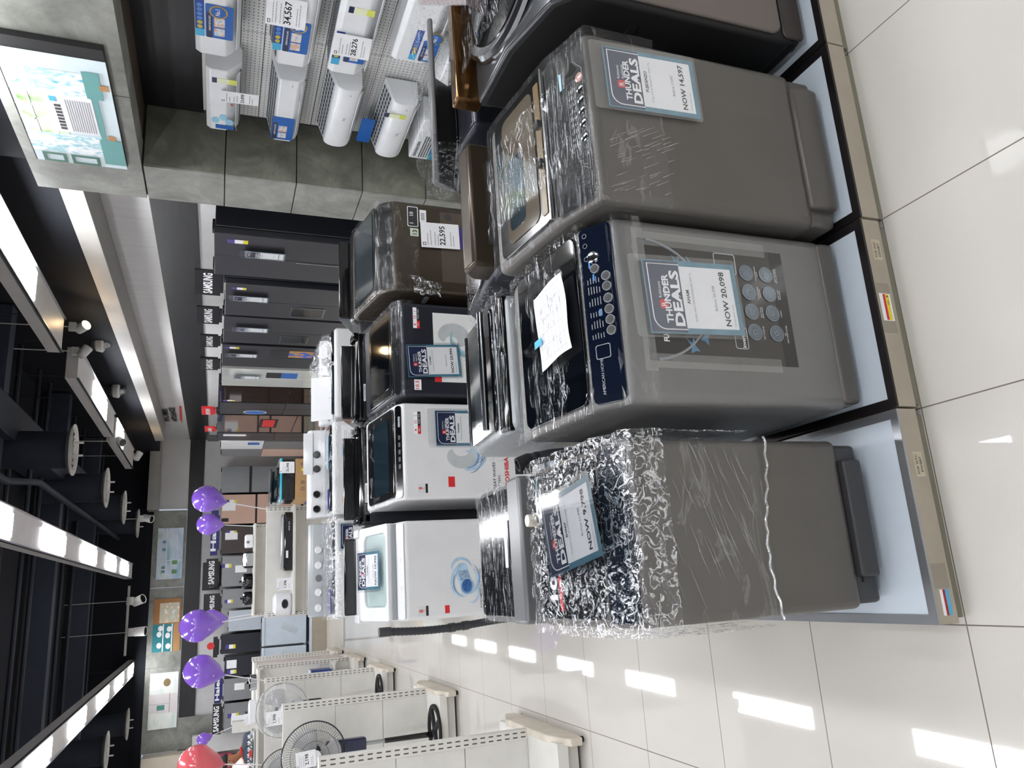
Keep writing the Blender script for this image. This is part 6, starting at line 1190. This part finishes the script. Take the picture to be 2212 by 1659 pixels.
body = [(px, py, .95, .13, .10), (px, py, 1.10, .12, .09), (px - .02, py - .03, 1.25, .14, .10), (px - .05, py - .06, 1.36, .15, .10), (px - .10, py - .09, 1.455, .055, .055), (px - .14, py - .12, 1.51, .05, .05), (px - .17, py - .14, 1.57, .075, .085), (px - .19, py - .15, 1.65, .085, .10), (px - .19, py - .15, 1.70, .06, .07),
        (px + .13, py - .02, 1.37, .06), (px + .19, py - .03, 1.18, .045), (px + .16, py - .12, .97, .035), (px + .155, py - .14, .92, .03), (px + .15, py - .16, .87, .028),
        (px - .22, py - .08, 1.37, .06), (px - .28, py - .12, 1.20, .045), (px - .23, py - .25, 1.02, .035), (px - .22, py - .28, .98, .03), (px - .21, py - .31, .94, .028),
        (px + .10, py, .85, .09), (px + .11, py - .01, .50, .06), (px + .11, py + .02, .10, .04), (px + .11, py - .12, .04, .04),
        (px - .10, py, .85, .09), (px - .11, py - .01, .50, .06), (px - .11, py + .02, .10, .04), (px - .11, py - .12, .04, .04)]
ed = [(0, 1), (1, 2), (2, 3), (3, 4), (4, 5), (5, 6), (6, 7), (7, 8), (3, 9), (9, 10), (10, 11), (11, 12), (12, 13), (3, 14), (14, 15), (15, 16), (16, 17), (17, 18), (0, 19), (19, 20), (20, 21), (21, 22), (0, 23), (23, 24), (24, 25), (25, 26)]
for hb, sx in ((13, 1), (18, -1)):
    hx, hy, hz = body[hb][:3]
    for k, (dx, ln) in enumerate(((-.022, .065), (-.008, .075), (.006, .072), (.020, .058))):
        i = len(body); body += [(hx + dx, hy - .01, hz - .03, .009), (hx + dx, hy - .02, hz - .03 - ln * .6, .008), (hx + dx, hy - .0, hz - .03 - ln, .007)]; ed += [(hb, i), (i, i + 1), (i + 1, i + 2)]
    i = len(body); body += [(hx - sx * .035, hy - .02, hz + .0, .010), (hx - sx * .04, hy - .03, hz - .035, .008)]; ed += [(hb, i), (i, i + 1)]
mkskin('body', body, ed, SKIN, t)
def off(pts, d): return [(p[0], p[1], p[2], p[3] + d, (p[4] if len(p) > 4 else p[3]) + d) for p in pts]
sh = off([body[0], body[1], body[2], body[3], (px - .085, py - .08, 1.42, .06, .06), body[9], body[10], body[14], body[15]], .018)
sh[6] = (px + .175, py - .028, 1.24, .062, .062); sh[8] = (px - .265, py - .11, 1.25, .062, .062)
mkskin('shirt', sh, [(0, 1), (1, 2), (2, 3), (3, 4), (3, 5), (5, 6), (3, 7), (7, 8)], SHIRT, t)
mkskin('trousers', off([body[0], body[19], body[20], body[21], body[23], body[24], body[25]], .02), [(0, 1), (1, 2), (2, 3), (0, 4), (4, 5), (5, 6)], TROU, t)
part(t, 'collar', RED, lambda m: m.tube([(px - .095 + .068 * math.cos(a), py - .085 + .068 * math.sin(a), 1.455 + .02 * math.cos(a)) for a in [k * PI / 8 for k in range(16)]], .016, 8, True), label='red shirt collar')
part(t, 'cuff', RED, lambda m: m.lathe([(.060, 0), (.062, .03), (.055, .032)], (px + .178, py - .028, 1.195), (0, 0, 1), 20), label='red sleeve cuff'); part(t, 'cuff', RED, lambda m: m.lathe([(.060, 0), (.062, .03), (.055, .032)], (px - .272, py - .115, 1.20), (.1, .2, 1), 20), label='red sleeve cuff')
def hair(m):
    n = 26; c = Vector((px - .185, py - .13, 1.675))
    m.sheet(lambda u, v: c + Vector(((.105 + .006 * noise.noise(Vector((u * 30, v * 30, 0)))) * math.sin(PI * .58 * v) * math.cos(2 * PI * u), (.118) * math.sin(PI * .58 * v) * math.sin(2 * PI * u) + .015, .095 * math.cos(PI * .58 * v) + .02)), 28, 14)
part(t, 'hair', HAIR, hair, smooth=80)
part(t, 'eye', INK, lambda m: (m.ball((px - .225, py - .245, 1.64), .010, n=10), m.ball((px - .165, py - .245, 1.64), .010, n=10)) and None); part(t, 'nose', SKIN, lambda m: m.ball((px - .195, py - .255, 1.61), .013, .02, .022, 10)); part(t, 'mouth', mat('lips', '#7d4038', .5), lambda m: m.ball((px - .19, py - .235, 1.575), .022, .008, .006, 10)); part(t, 'ear', SKIN, lambda m: (m.ball((px - .285, py - .14, 1.63), .01, .02, .03, 10), m.ball((px - .095, py - .14, 1.63), .01, .02, .03, 10)) and None)
